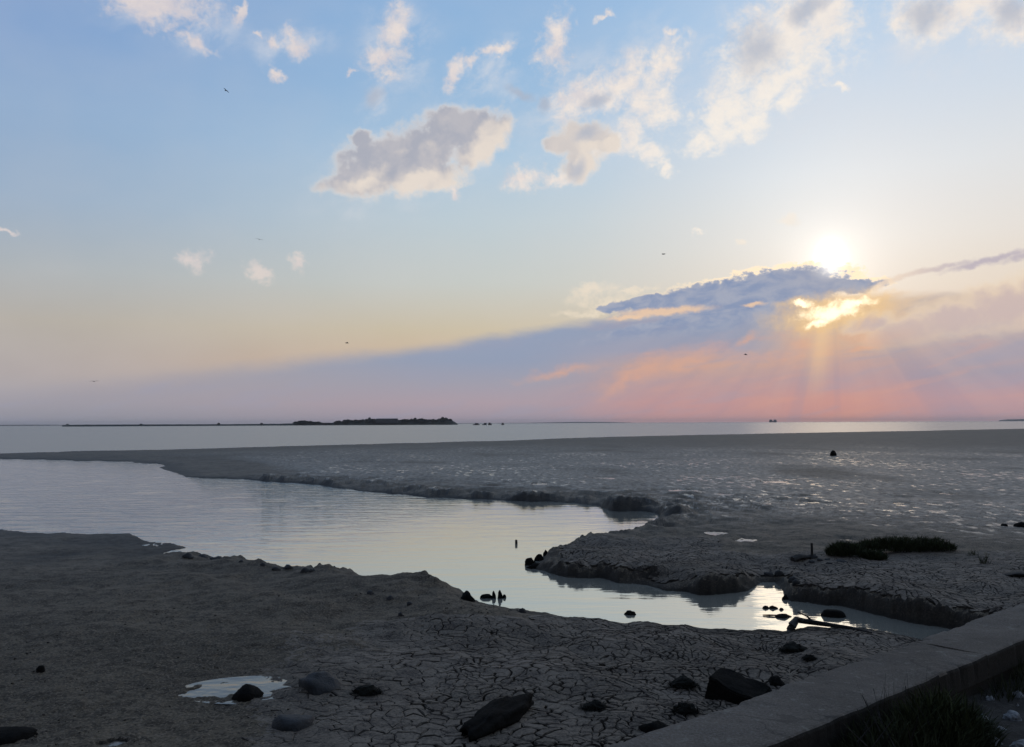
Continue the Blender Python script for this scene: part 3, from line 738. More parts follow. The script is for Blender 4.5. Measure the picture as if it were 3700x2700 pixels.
cand = []
for (x0, x1, y0, y1) in [(-7.0, 9.5, 8.0, 17.0), (0.5, 16.5, 15.0, 31.0)]:
    m_ = int((x1 - x0) * (y1 - y0) * 160)
    cand.append(np.stack([rng.uniform(x0, x1, m_), rng.uniform(y0, y1, m_)], -1))
cand = np.concatenate(cand)
cz, cd = base_height(cand[:, 0].copy(), cand[:, 1].copy())
cs = crack_strength(cand[:, 0], cand[:, 1], cd)
csx, csy = to_src(np.column_stack([cand, cz]))
ok = (cs > 0.03) & (cd > 0.05) & (csx > 500) & (csx < 4000) & (csy < 2850)
cand = cand[ok]
cell = 0.32; grid = {}; seeds = []
for (x, y) in cand:
    r0 = rad_at(x, y); gi, gj = int(x // cell), int(y // cell)
    good = True; rnd = random.random()
    for i in (-1, 0, 1):
        for j in (-1, 0, 1):
            for s_ in grid.get((gi + i, gj + j), ()):
                q = seeds[s_]
                if (q[0] - x) ** 2 + (q[1] - y) ** 2 < r0 * r0 * 0.30 * (0.5 + 1.4 * rnd): good = False; break
            if not good: break
        if not good: break
    if good:
        grid.setdefault((gi, gj), []).append(len(seeds)); seeds.append((x, y, r0 * 0.95))
print('plate seeds', len(seeds))

def clip_poly(poly, mx, my, nx, ny):
    out = []
    k = len(poly)
    for i in range(k):
        a = poly[i]; b = poly[(i + 1) % k]
        da = (a[0] - mx) * nx + (a[1] - my) * ny; db = (b[0] - mx) * nx + (b[1] - my) * ny
        if da <= 0: out.append(a)
        if (da < 0) != (db < 0):
            t = da / (da - db); out.append((a[0] + t * (b[0] - a[0]), a[1] + t * (b[1] - a[1])))
    return out

polys = []
for k_, (x, y, r0) in enumerate(seeds):
    h = r0 * 1.25
    poly = [(x + h * math.cos(q), y + h * math.sin(q)) for q in np.linspace(0, 2 * math.pi, 12, endpoint=False)]
    gi, gj = int(x // cell), int(y // cell)
    for i in (-2, -1, 0, 1, 2):
        for j in (-2, -1, 0, 1, 2):
            for s_ in grid.get((gi + i, gj + j), ()):
                if s_ == k_: continue
                qx_, qy_ = seeds[s_][:2]
                if (qx_ - x) ** 2 + (qy_ - y) ** 2 > 6.0 * r0 * r0: continue
                poly = clip_poly(poly, (x + qx_) / 2, (y + qy_) / 2, qx_ - x, qy_ - y)
                if len(poly) < 3: break
    if len(poly) < 3: continue
    # halve long edges so that the cracks can wander
    pts = []
    for i in range(len(poly)):
        a = poly[i]; b = poly[(i + 1) % len(poly)]
        l = math.hypot(b[0] - a[0], b[1] - a[1])
        if l < 0.012: continue
        pts.append(a)
        nsub = 3 if l > r0 * 0.75 else 2 if l > r0 * 0.35 else 1
        for q in range(1, nsub): pts.append((a[0] + (b[0] - a[0]) * q / nsub, a[1] + (b[1] - a[1]) * q / nsub))
    if len(pts) >= 4: polys.append((k_, pts))

allp = np.array([p for _, ps in polys for p in ps]); lens = [len(ps) for _, ps in polys]
rads = np.repeat([seeds[k_][2] for k_, _ in polys], lens)
wx = allp[:, 0] + 0.30 * rads * fbm(allp[:, 0] * 5.0, allp[:, 1] * 5.0, 3, 81) + 0.12 * fbm(allp[:, 0] * 1.1, allp[:, 1] * 1.1, 2, 83)
wy = allp[:, 1] + 0.30 * rads * fbm(allp[:, 0] * 5.0, allp[:, 1] * 5.0, 3, 82) + 0.12 * fbm(allp[:, 0] * 1.1, allp[:, 1] * 1.1, 2, 84)
wz, wd = base_height(wx, wy)
wz -= puddle_dig(wx, wy)
wc = crack_strength(wx, wy, wd)
gapn = np.clip(0.30 + 1.25 * fbm(wx * 2.1, wy * 2.1, 3, 90), 0.0, 1.5)
gap = (0.0006 + 0.0200 * gapn * wc) * (rads / 0.22) ** 0.75
ofs = np.concatenate([[0], np.cumsum(lens)])
plates = []
for i, (k_, ps) in enumerate(polys):
    sl_ = slice(ofs[i], ofs[i + 1])
    P = np.stack([wx[sl_], wy[sl_]], -1); z = wz[sl_]; g = gap[sl_]; cc = wc[sl_]
    if cc.min() < 0.05 or wd[sl_].min() < 0.08: continue
    cen = P.mean(0)
    dv = P - cen; dl = np.hypot(dv[:, 0], dv[:, 1])[:, None] + 1e-6
    dirv = dv / dl
    if (dl[:, 0] < 0.010).any(): continue
    g = np.minimum(g, dl[:, 0] * 0.3)
    top = P - dirv * (g * 1.0)[:, None]; inn = P - dirv * (g * 1.0 + np.minimum(0.022, dl[:, 0] * 0.25))[:, None]
    bot = P - dirv * (g * 0.35)[:, None]
    n_ = len(P)
    A_ = np.column_stack([P - cen, np.ones(n_)])                # each plate dries flat
    z = 0.15 * z + 0.85 * (A_ @ np.linalg.lstsq(A_, z, rcond=None)[0])
    curl = 0.003 * rng.normal() 
    zt = z - 0.011 * np.clip(cc * 1.4, 0, 1) + 0.001; zi = z + 0.0015 + curl; zb = z - CRACK_D - 0.015
    V = np.concatenate([np.column_stack([bot, zb]), np.column_stack([top, zt]), np.column_stack([inn, zi])])
    F = []
    for a in range(n_):
        b = (a + 1) % n_
        F.append((a, b, n_ + b, n_ + a)); F.append((n_ + a, n_ + b, 2 * n_ + b, 2 * n_ + a))
    F.append(tuple(range(2 * n_, 3 * n_)))
    sx, sy = to_src(np.array([[cen[0], cen[1], z.mean()]]))
    vis = -300 < sx[0] < 3900 and sy[0] < 2720
    size = dl.mean() ** 2 * 3 / ((cen[1]) ** 2) * (4 / np.hypot(*cen)) * (1 if vis else 0)
    plates.append((size, V, F))
plates.sort(key=lambda q: -q[0])
print('plates', len(plates))
for (_, V, F) in plates[:296]:
    link('mud_plate', mesh_from('mud_plate', V, F), M_DRY, mud)
SV, SF, off = [], [], 0
for (_, V, F) in plates[296:]:
    SV.append(V); SF += [tuple(q + off for q in f) for f in F]; off += len(V)
if SV:
    rest = link('mud_crust', mesh_from('mud_crust', np.concatenate(SV), SF), M_DRY, mud)
    rest['kind'] = 'stuff'

# crumbs of dry mud strewn over the near flat
CV, CF_ = [], []
cx_ = rng.uniform(-8.5, 8.5, 8000); cy_ = rng.uniform(8.2, 20.0, 8000)
cz_, cd_ = base_height(cx_, cy_); ccs = crack_strength(cx_, cy_, cd_)
csx, csy = to_src(np.column_stack([cx_, cy_, cz_]))
for x, y, z, d, cs_, sx, sy, pd_ in zip(cx_, cy_, cz_, cd_, ccs, csx, csy, puddle_dig(cx_, cy_)):
    if pd_ > 0.01: continue
    if d < 0.25 or sy < 1950 or sy > 2760 or sx < -60 or sx > 3700: continue
    if cs_ > 0.25 and random.random() < 0.92: continue
    if mnoise.noise(Vector((x * 0.5, y * 0.5, 2.0))) < random.uniform(-0.3, 0.5): continue
    r_ = random.choice((0.006, 0.008, 0.009, 0.010, 0.012, 0.014, 0.020)) * random.uniform(0.7, 1.3); b0 = len(CV)
    ph = random.uniform(0, 6.3)
    for q in range(6):
        k_ = random.uniform(0.7, 1.25)
        CV.append((x + r_ * k_ * 1.2 * math.cos(ph + q * 1.047), y + r_ * k_ * math.sin(ph + q * 1.047), z - 0.008))
    for q in range(3): CV.append((x + r_ * 0.5 * math.cos(ph + q * 2.09), y + r_ * 0.5 * math.sin(ph + q * 2.09), z + r_ * random.uniform(0.35, 0.75)))
    for q in range(6):
        t_ = q // 2; CF_.append((b0 + q, b0 + (q + 1) % 6, b0 + 6 + (((q + 1) // 2) % 3))) if q % 2 else CF_.append((b0 + q, b0 + (q + 1) % 6, b0 + 6 + t_))
    for q in range(3): CF_.append((b0 + 6 + q, b0 + (2 * q + 1) % 6, b0 + 6 + (q + 1) % 3))
    CF_.append((b0 + 6, b0 + 7, b0 + 8))
crumbs = link('mud_crumbs', mesh_from('mud_crumbs', CV, CF_), M_MUD); crumbs['kind'] = 'stuff'

# ------------------------------------------------------------------ builders for the things
def rock_mesh(seed, sx, sy, sz, rough=0.25, flat=0.0, sub=3, cuts=3, tilt=0.0):
    """a stone: cut and worn lump, its foot at z = -0.15 sz"""
    rnd = random.Random(seed)
    bm = bmesh.new(); bmesh.ops.create_icosphere(bm, subdivisions=sub, radius=1.0)
    planes = []
    for _ in range(cuts):
        d = Vector((rnd.uniform(-1, 1), rnd.uniform(-1, 1), rnd.uniform(-0.3, 1))).normalized()
        planes.append((d, rnd.uniform(0.55, 0.85)))
    off = Vector((rnd.uniform(0, 50), rnd.uniform(0, 50), rnd.uniform(0, 50)))
    for v in bm.verts:
        c = v.co
        for d, h in planes:
            e = c.dot(d) - h
            if e > 0: c -= d * e * 0.9
        k = 1 + rough * mnoise.fractal(c * 1.6 + off, 0.7, 2.0, 4) * 0.6
        c *= k
        if flat and c.z > 1 - flat: c.z = 1 - flat + (c.z - 1 + flat) * 0.2
        v.co = Vector((c.x * sx, c.y * sy, c.z * sz))
    if tilt: bmesh.ops.rotate(bm, verts=bm.verts, cent=(0, 0, 0), matrix=Matrix.Rotation(tilt, 3, 'Y'))
    me = bpy.data.meshes.new('rock'); bm.to_mesh(me); bm.free()
    return me

def px_size(p, px):                                  # metres covered by px photograph pixels at point p
    return px * (p - Vector((0, 0, CAM_Z))).dot(fwd) / F_SRC

def rock_at(seed, x0, x1, y0, y1, label, cat='rock', m=None, group=None, water=False, deep=1.0, name='rock', sink=0.25, rot=None, **kw):
    """a stone that spans x0..x1, y0..y1 of the photograph and sits on the mud (or in the water)"""
    xm = (x0 + x1) / 2
    p = on_z(xm, y1, 0.0) if water else ground(xm, y1)
    w = px_size(p, x1 - x0) / 2; h = px_size(p, y1 - y0)
    d = Vector((p.x, p.y)).normalized()
    dep = w * deep
    c = Vector((p.x + d.x * dep * 0.8, p.y + d.y * dep * 0.8, 0))
    c.z = (0.0 if water else height_one(c.x, c.y))
    sink_ang = (CAM_Z - p.z) / math.hypot(p.x, p.y)
    h = max(h * 0.45, h - 0.9 * dep * sink_ang)              # part of what is seen is the depth of the top
    if name == 'mud_clod': h = min(h, w * 0.9)
    sz = h / (1 - sink * 0.4)
    o = link(name, rock_mesh(seed, w * 1.05, dep, sz, **kw), m or M_ROCK, None, Vector((c.x, c.y, c.z + sz * 0.0 - sz * sink * 0.4)))
    o.rotation_euler.z = -math.atan2(d.x, d.y) if rot is None else rot
    for poly in o.data.polygons: poly.use_smooth = True
    tag(o, label, cat, group)
    return o

def strips(verts, faces, base, tip_dir, length, width, segs=3, bend=0.5, rnd=random):
    """one tapering blade as a strip of quads"""
    side = Vector((rnd.uniform(-1, 1), rnd.uniform(-1, 1), 0)).normalized() * width
    i0 = len(verts)
    for s in range(segs + 1):
        t = s / segs
        c = base + tip_dir * (length * t) + Vector((0, 0, -bend * length * t * t * 0.5))
        w = side * (1 - t * 0.92)
        verts.append(c - w); verts.append(c + w)
    for s in range(segs):
        a = i0 + 2 * s; faces.append((a, a + 1, a + 3, a + 2))

def clump_mesh(name, seed, rx, ry, h, count, blade, width, spread=0.5, bend=0.6, up=1.0):
    rnd = random.Random(seed); V = []; F = []
    for _ in range(count):
        q = rnd.uniform(0, 2 * math.pi); r_ = math.sqrt(rnd.random())
        bx_, by_ = rx * r_ * math.cos(q), ry * r_ * math.sin(q)
        top = h * math.sqrt(max(0.05, 1 - r_ * r_ * 0.8)) * (0.8 + 0.3 * mnoise.noise(Vector((bx_ * 2.5, by_ * 2.5, seed))))
        z0 = rnd.uniform(0, max(top - blade * 0.6, 0.01))
        d = Vector((rnd.uniform(-spread, spread) + 0.35 * bx_ / max(rx, .01), rnd.uniform(-spread, spread) + 0.35 * by_ / max(ry, .01), up)).normalized()
        strips(V, F, Vector((bx_, by_, z0)), d, blade * rnd.uniform(0.6, 1.25), width * rnd.uniform(0.6, 1.3), 3, bend * rnd.uniform(0.3, 1.4), rnd)
    return mesh_from(name, V, F)

def tube(bm, pts, radii, sides=8):
    rings = []
    for i, p in enumerate(pts):
        p = Vector(p)
        a = Vector(pts[max(i - 1, 0)]); b = Vector(pts[min(i + 1, len(pts) - 1)])
        t = (b - a).normalized()
        u = t.cross(Vector((0, 0, 1)) if abs(t.z) < 0.9 else Vector((1, 0, 0))).normalized(); v = t.cross(u)
        rings.append([bm.verts.new(p + (u * math.cos(q) + v * math.sin(q)) * radii[i] * (1 + 0.12 * math.sin(3 * q + i))) for q in np.linspace(0, 2 * math.pi, sides, endpoint=False)])
    for r0, r1 in zip(rings, rings[1:]):
        for i in range(sides): bm.faces.new((r0[i], r0[(i + 1) % sides], r1[(i + 1) % sides], r1[i]))
    bm.faces.new(rings[0][::-1]); bm.faces.new(rings[-1])

def tube_mesh(name, pts, radii, sides=8):
    bm = bmesh.new(); tube(bm, pts, radii, sides)
    me = bpy.data.meshes.new(name); bm.to_mesh(me); bm.free()
    return me

def empty(name, loc):
    o = bpy.data.objects.new(name, None); COL.objects.link(o); o.location = loc; return o

# ------------------------------------------------------------------ sea wall of old concrete
ZW = 2.0
fa, fb_ = on_z(2400, 2626, ZW), on_z(3635, 2196, ZW)       # far edge of the coping
na, nb2 = on_z(2763, 2700, ZW), on_z(3629, 2344, ZW)       # near edge
U = ((fb_ - fa).normalized() + (nb2 - na).normalized()).normalized(); U.z = 0; U.normalize()
NRM = Vector((U.y, -U.x, 0))                               # towards the camera's side
if NRM.y > 0: NRM = -NRM
org = on_z(3000, 2490, ZW)
def off_n(p): return (p - org).dot(NRM)
n_far = (off_n(fa) + off_n(fb_)) / 2; n_near = (off_n(na) + off_n(nb2)) / 2
print('wall width', n_near - n_far)
def wall_pt(t, nn, z): return org + U * t + NRM * nn + Vector((0, 0, z - ZW))

def slab(name, t0, t1, n0, n1, z0, z1, step=0.05, rough=0.010, seed=0, m=None, parent=None, chip=0.02, open_bottom=True):
    """long block with worn edges, resampled along its length"""
    k = max(2, int((t1 - t0) / step))
    V = []; F = []
    c = 0.025
    prof = [(n0, z0), (n0, z1 - c), (n0 + c * 0.4, z1 - c * 0.3), (n0 + c, z1)]
    m_ = 7
    prof += [(n0 + c + (n1 - n0 - 2 * c) * (i / m_), z1) for i in range(1, m_)]
    prof += [(n1 - c, z1), (n1 - c * 0.4, z1 - c * 0.3), (n1, z1 - c), (n1, z0)]
    P_ = len(prof)
    for i in range(k + 1):
        t = t0 + (t1 - t0) * i / k
        for j, (nn, z) in enumerate(prof):
            e = mnoise.fractal(Vector((t * 1.8, nn * 2 + seed, z * 2)), 0.8, 2.0, 4)
            e2 = mnoise.fractal(Vector((t * 4.5, nn * 1.5 + seed, 3.0)), 0.8, 2.0, 3)
            edge_ = 1.0 if 1 <= j <= 3 or P_ - 4 <= j <= P_ - 2 else 0.25
            dn = (1 if nn < (n0 + n1) / 2 else -1) * max(0, e2) * chip * edge_
            V.append(wall_pt(t, nn + dn, z + rough * e - max(0, e2) * chip * edge_ * 0.6 if z > z0 else z))
    for i in range(k):
        for j in range(P_ - 1):
            a = i * P_ + j; F.append((a, a + 1, a + P_ + 1, a + P_))
    F.append(tuple(range(P_))); F.append(tuple(range(k * P_, (k + 1) * P_))[::-1])
    o = link(name, mesh_from(name, V, F), m, parent)
    return o
wall = empty('sea_wall', wall_pt(4, (n_far + n_near) / 2, 0))
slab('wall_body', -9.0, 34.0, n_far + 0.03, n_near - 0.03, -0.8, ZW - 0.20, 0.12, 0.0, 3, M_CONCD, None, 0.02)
body = bpy.data.objects['wall_body']
bpy.context.view_layer.update()
def adopt(o, par):
    o.parent = par; o.matrix_parent_inverse = Matrix.Translation(-Vector(par.location))
adopt(body, wall)
# coping cast in bays, the joints between them filled with dirt
tj = [-9.0, -3.2, 1.9, 6.55, 11.8, 17.0, 22.4, 28.0, 34.0]
for i, (t0, t1) in enumerate(zip(tj, tj[1:])):
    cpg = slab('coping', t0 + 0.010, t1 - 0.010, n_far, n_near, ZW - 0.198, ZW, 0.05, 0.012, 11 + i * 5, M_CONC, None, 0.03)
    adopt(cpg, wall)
    # upright coping faces take the stained concrete with shade painted into its colour
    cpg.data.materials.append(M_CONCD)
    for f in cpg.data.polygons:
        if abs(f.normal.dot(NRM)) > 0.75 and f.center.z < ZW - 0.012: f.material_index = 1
tag(wall, 'low concrete sea wall with a worn broad flat top and black inland face', 'wall')

# the bank of soil on the near side of the wall, rising to the path one looks from
bk = []
tn = np.linspace(-8.0, 33.0, 240); nn_ = np.concatenate([np.linspace(0.0, 3.0, 60), np.linspace(3.1, 14.0, 24)])
for t in tn:
    for d in nn_:
        p = wall_pt(t, n_near - 0.05 + d, 0)
        z = 1.70 + 0.10 * sstep(np.array(d), 0.3, 1.6) + 0.62 * sstep(np.array(d), 2.2, 6.0)
        z = float(z) + 0.05 * mnoise.fractal(Vector((p.x * 1.4, p.y * 1.4, 1.0)), 0.8, 2.0, 5) + 0.04 * max(0.0, math.sin(t * 0.9 + 1.0))
        bk.append((p.x, p.y, z))
bank = link('bank_ground', big_mesh('bank_ground', np.array(bk), grid_faces(len(tn), len(nn_))), M_SOIL)
structure(bank)
def bank_pt(sx, sy):
    z = 1.75
    for _ in range(4):
        p = on_z(sx, sy, z); d = off_n(p) - n_near
        z = 1.70 + 0.10 * float(sstep(np.array(d), 0.3, 1.6)) + 0.03
    return Vector((p.x, p.y, z - 0.02))

# pale rubble on the bank
rub = [(3520,3600,2560,2612,'pale lumpy rock low on the bank beside the wall weeds'), (3625,3705,2548,2600,'pale cracked rock on the bank at the edge of the view'),
       (3440,3500,2618,2655,'small flat pale rock beside the dark green bush'), (3560,3640,2640,2695,'rounded pale rock below the lumpy ones on the bank'),
       (3655,3740,2650,2710,'broken pale rock in the lower corner of the bank'), (3475,3520,2680,2706,'small bright rock at the foot of the bank'), (3600,3650,2606,2640,'narrow grey rock wedged between two pale ones'),
       (3400,3440,2672,2700,'pale rock half under the edge of the dark bush'), (3560,3600,2500,2530,'small pale rock higher on the bank near the lone stalk'), (3660,3700,2480,2515,'pale rock high on the bank at the right edge')]
for i, (x0, x1, y0, y1, lb) in enumerate(rub):
    p = bank_pt((x0 + x1) / 2, y1)
    w = px_size(p, x1 - x0) / 2; h = px_size(p, y1 - y0)
    o = link('rock', rock_mesh(300 + i, w, w * 0.8, h * 0.6, 0.45, sub=3, cuts=5), M_ROCKL, None, p + Vector((0, w * 0.4, 0.01)))
    o.rotation_euler.z = i * 1.3
    tag(o, lb, 'rock', 'pale rocks on the bank')
# small chips between them
Vc, Fc_ = [], []
rnd = random.Random(4)
for _ in range(420):
    t = rnd.uniform(1.5, 9.0); d = rnd.uniform(0.25, 2.4)
    p = wall_pt(t, n_near + d, 1.70 + 0.10 * float(sstep(np.array(d), 0.3, 1.6)) + 0.03)
    r_ = rnd.uniform(0.008, 0.035); b0 = len(Vc)
    for q in range(5): Vc.append(p + Vector((r_ * math.cos(q * 1.257) * rnd.uniform(.6, 1.2), r_ * math.sin(q * 1.257) * rnd.uniform(.6, 1.2), rnd.uniform(-.01, .01))))
    Vc.append(p + Vector((0, 0, r_ * rnd.uniform(0.5, 0.9)))); Vc.append(p - Vector((0, 0, r_)))
    for q in range(5): Fc_.append((b0 + q, b0 + (q + 1) % 5, b0 + 5)); Fc_.append((b0 + (q + 1) % 5, b0 + q, b0 + 6))
gv = link('gravel', mesh_from('gravel', Vc, Fc_), M_ROCKL); gv['kind'] = 'stuff'

# dark bush of weeds growing against the wall
def wall_base(t, d, z=1.70): return wall_pt(t, n_near + d, z)
def wall_t(sx, sy, z=ZW): return (on_z(sx, sy, z) - org).dot(U)
tb0 = wall_t(2921, 2614); tb1 = wall_t(3290, 2480)
tm = (tb0 + tb1) / 2
bush = empty('bush', wall_base(tm, 0.32))
ang_u = math.atan2(U.y, U.x)
bush.rotation_euler.z = ang_u
fol = link('foliage', clump_mesh('foliage', 21, (tb1 - tb0) * 0.72, 0.40, 0.42, 5200, 0.17, 0.006, 0.55, 0.8), M_GRASS, bush)
fol2 = link('leafy_crown', clump_mesh('leafy_crown', 22, 0.42, 0.26, 0.56, 2200, 0.15, 0.008, 0.6, 0.5), M_LEAF, bush, (0.22 * (tb1 - tb0), -0.02, 0))
bm = bmesh.new()
for i in range(16):
    a = random.uniform(-0.8, 0.8) * (tb1 - tb0) * 0.6; b = random.uniform(-0.2, 0.2)
    tube(bm, [(a, b, -0.05), (a + random.uniform(-.1, .1), b + random.uniform(-.1, .1), 0.22), (a + random.uniform(-.2, .2), b + random.uniform(-.15, .15), 0.42)], [0.008, 0.006, 0.002], 5)
me = bpy.data.meshes.new('stem'); bm.to_mesh(me); bm.free()
link('stem', me, M_WOOD, bush)['kind'] = 'stuff'
tag(bush, 'dark green weedy bush growing against the inland face of the sea wall', 'bush')

# thin tufts along the foot of the wall, and single tall stalks
for i, (sx, lb, n_, hh) in enumerate([(2860, 'sparse grass tuft by the wall at the bottom edge of the view', 150, 0.20), (3380, 'low grass tuft between the bush and the bare soil', 260, 0.22), (3560, 'thin grass tuft under the far part of the wall face', 160, 0.18), (3680, 'ragged grass fringe under the wall at the edge of the view', 260, 0.30)]):
    t = wall_t(sx, 2700 - (sx - 2763) * 0.411)
    o = link('grass_tuft', clump_mesh('grass_tuft', 40 + i, 0.35, 0.14, hh, n_, 0.16, 0.004, 0.5, 0.5), M_GRASS, None, wall_base(t, 0.14))
    o.rotation_euler.z = ang_u
    tag(o, lb, 'grass', 'grass tufts at the foot of the wall')
def stalk(sx, sy0, sy1, lb, dn, n_blades=4):
    base = on_z(sx, sy0, 1.72)
    p = base; h = px_size(p, sy0 - sy1)
    V = []; F = []
    rn = random.Random(int(sx))
    for _ in range(n_blades):
        strips(V, F, Vector((rn.uniform(-.03, .03), rn.uniform(-.03, .03), 0)), Vector((rn.uniform(-.10, .10), rn.uniform(-.10, .10), 1)).normalized(), h * rn.uniform(0.75, 1.1), 0.004, 5, 0.1, rn)
    o = link('grass_stalk', mesh_from('grass_stalk', V, F), M_GRASS, None, p)
    tag(o, lb, 'grass', 'tall dry grass stalks')
stalk(3640, 2535, 2415, 'lone tall dry stalk standing on the bank soil', 0.2, 2)
for sx, y0, y1, lb in [(2596, 2760, 2600, 'tall thin grass stalks in front of the wall top, darker pair'), (2625, 2780, 2615, 'tall pale grass stalk in front of the wall top')]:
    stalk(sx, y0, y1, lb, 0.2, 3)
for sx, lb in [(3180, 'fine grass blades rising over the wall top at the bush end'), (3085, 'short fine grass blades before the middle of the wall top')]:
    t = wall_t(sx, 2500); p = wall_base(t, 0.16)
    V = []; F = []; rn = random.Random(sx)
    for _ in range(26): strips(V, F, Vector((rn.uniform(-.22, .22), rn.uniform(-.05, .05), 0)), Vector((rn.uniform(-.25, .25), rn.uniform(-.2, .2), 1)).normalized(), rn.uniform(.35, .62), 0.003, 5, 0.25, rn)
    tag(link('grass_stalk', mesh_from('grass_stalk', V, F), M_GRASS, None, p), lb, 'grass', 'tall dry grass stalks')

# ------------------------------------------------------------------ stones on the mud in front
g1 = ground(1692, 2676); g2 = ground(1895, 2566)
ax = g2 - g1; axl = Vector((ax.x, ax.y, 0)).length
hh = px_size(g1, 96)
lr = rock_mesh(51, axl * 0.60, hh * 0.72, hh * 0.62, 0.42, sub=4, cuts=5)
o = link('rock', lr, M_ROCK, None, (g1 + g2) / 2 + Vector((0, 0.10, hh * 0.22)))
o.rotation_euler.z = math.atan2(ax.y, ax.x); tag(o, 'long log-shaped dark rock lying on the cracked mud', 'rock', 'dark stones on the near mud')
for f in o.data.polygons: f.use_smooth = True
rock_at(52, 846, 958, 2474, 2528, 'rounded black stone standing in the middle of the puddle', group='dark stones on the near mud')
rock_at(53, 1068, 1238, 2426, 2504, 'bluish peaked stone at the right-hand end of the puddle', m=M_ROCKB, group='dark stones on the near mud', rough=0.4, cuts=5)
rock_at(54, 984, 1150, 2566, 2642, 'flat slab of stone tilted on the mud below the puddle', m=M_ROCKB, group='dark stones on the near mud', cuts=6, rough=0.25, tilt=0.12)
rock_at(55, -90, 128, 2628, 2684, 'low dark stone cut by the bottom corner of the view', group='dark stones on the near mud', rough=0.35)
rock_at(56, 132, 166, 2406, 2432, 'small black stone alone on the smooth mud', group='dark stones on the near mud')
rock_at(57, 2573, 2772, 2420, 2538, 'large square-cut black block beside the sea wall', cuts=0, group='dark stones on the near mud', deep=0.7, rough=0.1)
blk = bpy.data.objects[-1] if False else None
rock_at(58, 2770, 2832, 2442, 2478, 'narrow dark stone leaning on the black block by the wall', group='dark stones on the near mud', rough=0.4)
rock_at(59, 2316, 2440, 2594, 2652, 'wedge of dark stone half hidden by the wall top', group='dark stones on the near mud', rough=0.35, cuts=5)
# the square-cut block gets flat faces
for o in COL.objects:
    if o.get('label', '').startswith('large square-cut'):
        w = o.dimensions.copy()
        bm = bmesh.new(); bmesh.ops.create_cube(bm, size=1.0)
        bmesh.ops.subdivide_edges(bm, edges=bm.edges, cuts=5, use_grid_fill=True)
        for v in bm.verts:
            c = v.co.copy(); u = c.x
            z0 = c.z + 0.5
            v.co = Vector((c.x * w.x * (0.98 - 0.10 * z0) + 0.05 * c.y, c.y * 0.52, z0 * (0.37 - 0.20 * (u + 0.5) + 0.05 * c.y) - 0.04))
            v.co += Vector((1, 1, 1)) * 0.022 * mnoise.fractal(v.co * 3, 0.8, 2.0, 4)
        bmesh.ops.bevel(bm, geom=[e for e in bm.edges if len(e.link_faces) == 2 and e.calc_face_angle(0) > 0.9], offset=0.02, segments=2, affect='EDGES')
        bm.to_mesh(o.data); bm.free(); o.rotation_euler.z += -0.28
        o.location.z = height_one(o.location.x, o.location.y)

# ------------------------------------------------------------------ black seaweed clumps
def weed_at(seed, x0, x1, y0, y1, label):
    p = ground((x0 + x1) / 2, y1)
    w = px_size(p, x1 - x0) / 2; h = px_size(p, y1 - y0)
    c = p + Vector((0, w * 0.5, 0)); c.z = height_one(c.x, c.y)
    root = empty('seaweed_clump', c)
    mound_ = link('mound', rock_mesh(seed, w * 0.85, w * 0.6, h * 0.55, 0.5, sub=3, cuts=1), M_WEED, root, (0, 0, 0))
    link('fronds', clump_mesh('fronds', seed, w, w * 0.8, h * 0.62, 520, min(0.13, w * 0.55), 0.006, 1.0, 1.2, 0.5), M_WEED, root)
    tag(root, label, 'seaweed', 'black seaweed clumps on the mud')
weed_at(71, 1270, 1372, 2462, 2510, 'seaweed clump on the mud beside the bluish stone')
weed_at(72, 2098, 2198, 2522, 2570, 'seaweed clump on cracked mud beyond the long log-shaped rock')
weed_at(73, 2418, 2526, 2438, 2490, 'seaweed heap just left of the square-cut block')
weed_at(74, 2430, 2530, 2522, 2580, 'seaweed heap against the wall in front of the block')
weed_at(75, 2822, 2932, 2306, 2356, 'seaweed clump on the cracked mud nearest the fallen branch')
weed_at(76, 2904, 2956, 2360, 2386, 'small seaweed scrap between the branch and the wall')

# ------------------------------------------------------------------ clods and stones along the near bank
clods = [(1326,1352,2120,2150,'dark hollow-sided mud clod on the slope of the bank'), (1398,1426,2148,2168,'dark mud clod halfway down the bank slope'), (1470,1492,2168,2186,'small dark mud clod on the bank slope'),
         (1436,1460,2210,2226,'lowest dark mud clod on the bank slope'), (1522,1546,2066,2086,'dark stone on the crest of the near bank'), (1556,1568,2076,2088,'tiny stone next to the crest stone')]
for i, (x0, x1, y0, y1, lb) in enumerate(clods):
    rock_at(90 + i, x0, x1, y0, y1, lb, 'mud clod' if 'clod' in lb else 'rock', M_CLOD if 'clod' in lb else M_ROCK, 'clods and stones on the near bank', name='mud_clod' if 'clod' in lb else 'rock', rough=0.5, sub=2)
rock_at(97, 1664, 1718, 2132, 2166, 'dark boulder at the tip of the near bank', group='clods and stones on the near bank', rough=0.4, sink=0.1)
rock_at(98, 1872, 1902, 2188, 2208, 'small pale mud-coated stone at the water edge', 'rock', M_CLOD, 'clods and stones on the near bank')
ORD = ['first', 'second', 'third', 'fourth', 'fifth', 'sixth', 'seventh', 'eighth', 'ninth']
GUL = ['dark clod straight below the post foot', 'dark clod just right of the post foot', 'dark clod midway between the post and the left shrub', 'small clod nearest the left shrub', 'dark clod below the left shrub end',
       'clod at the head of the gully under the driftwood', 'lower clod inside the gully on its right side', 'clod on the left lip of the gully', 'outermost clod left of the gully']
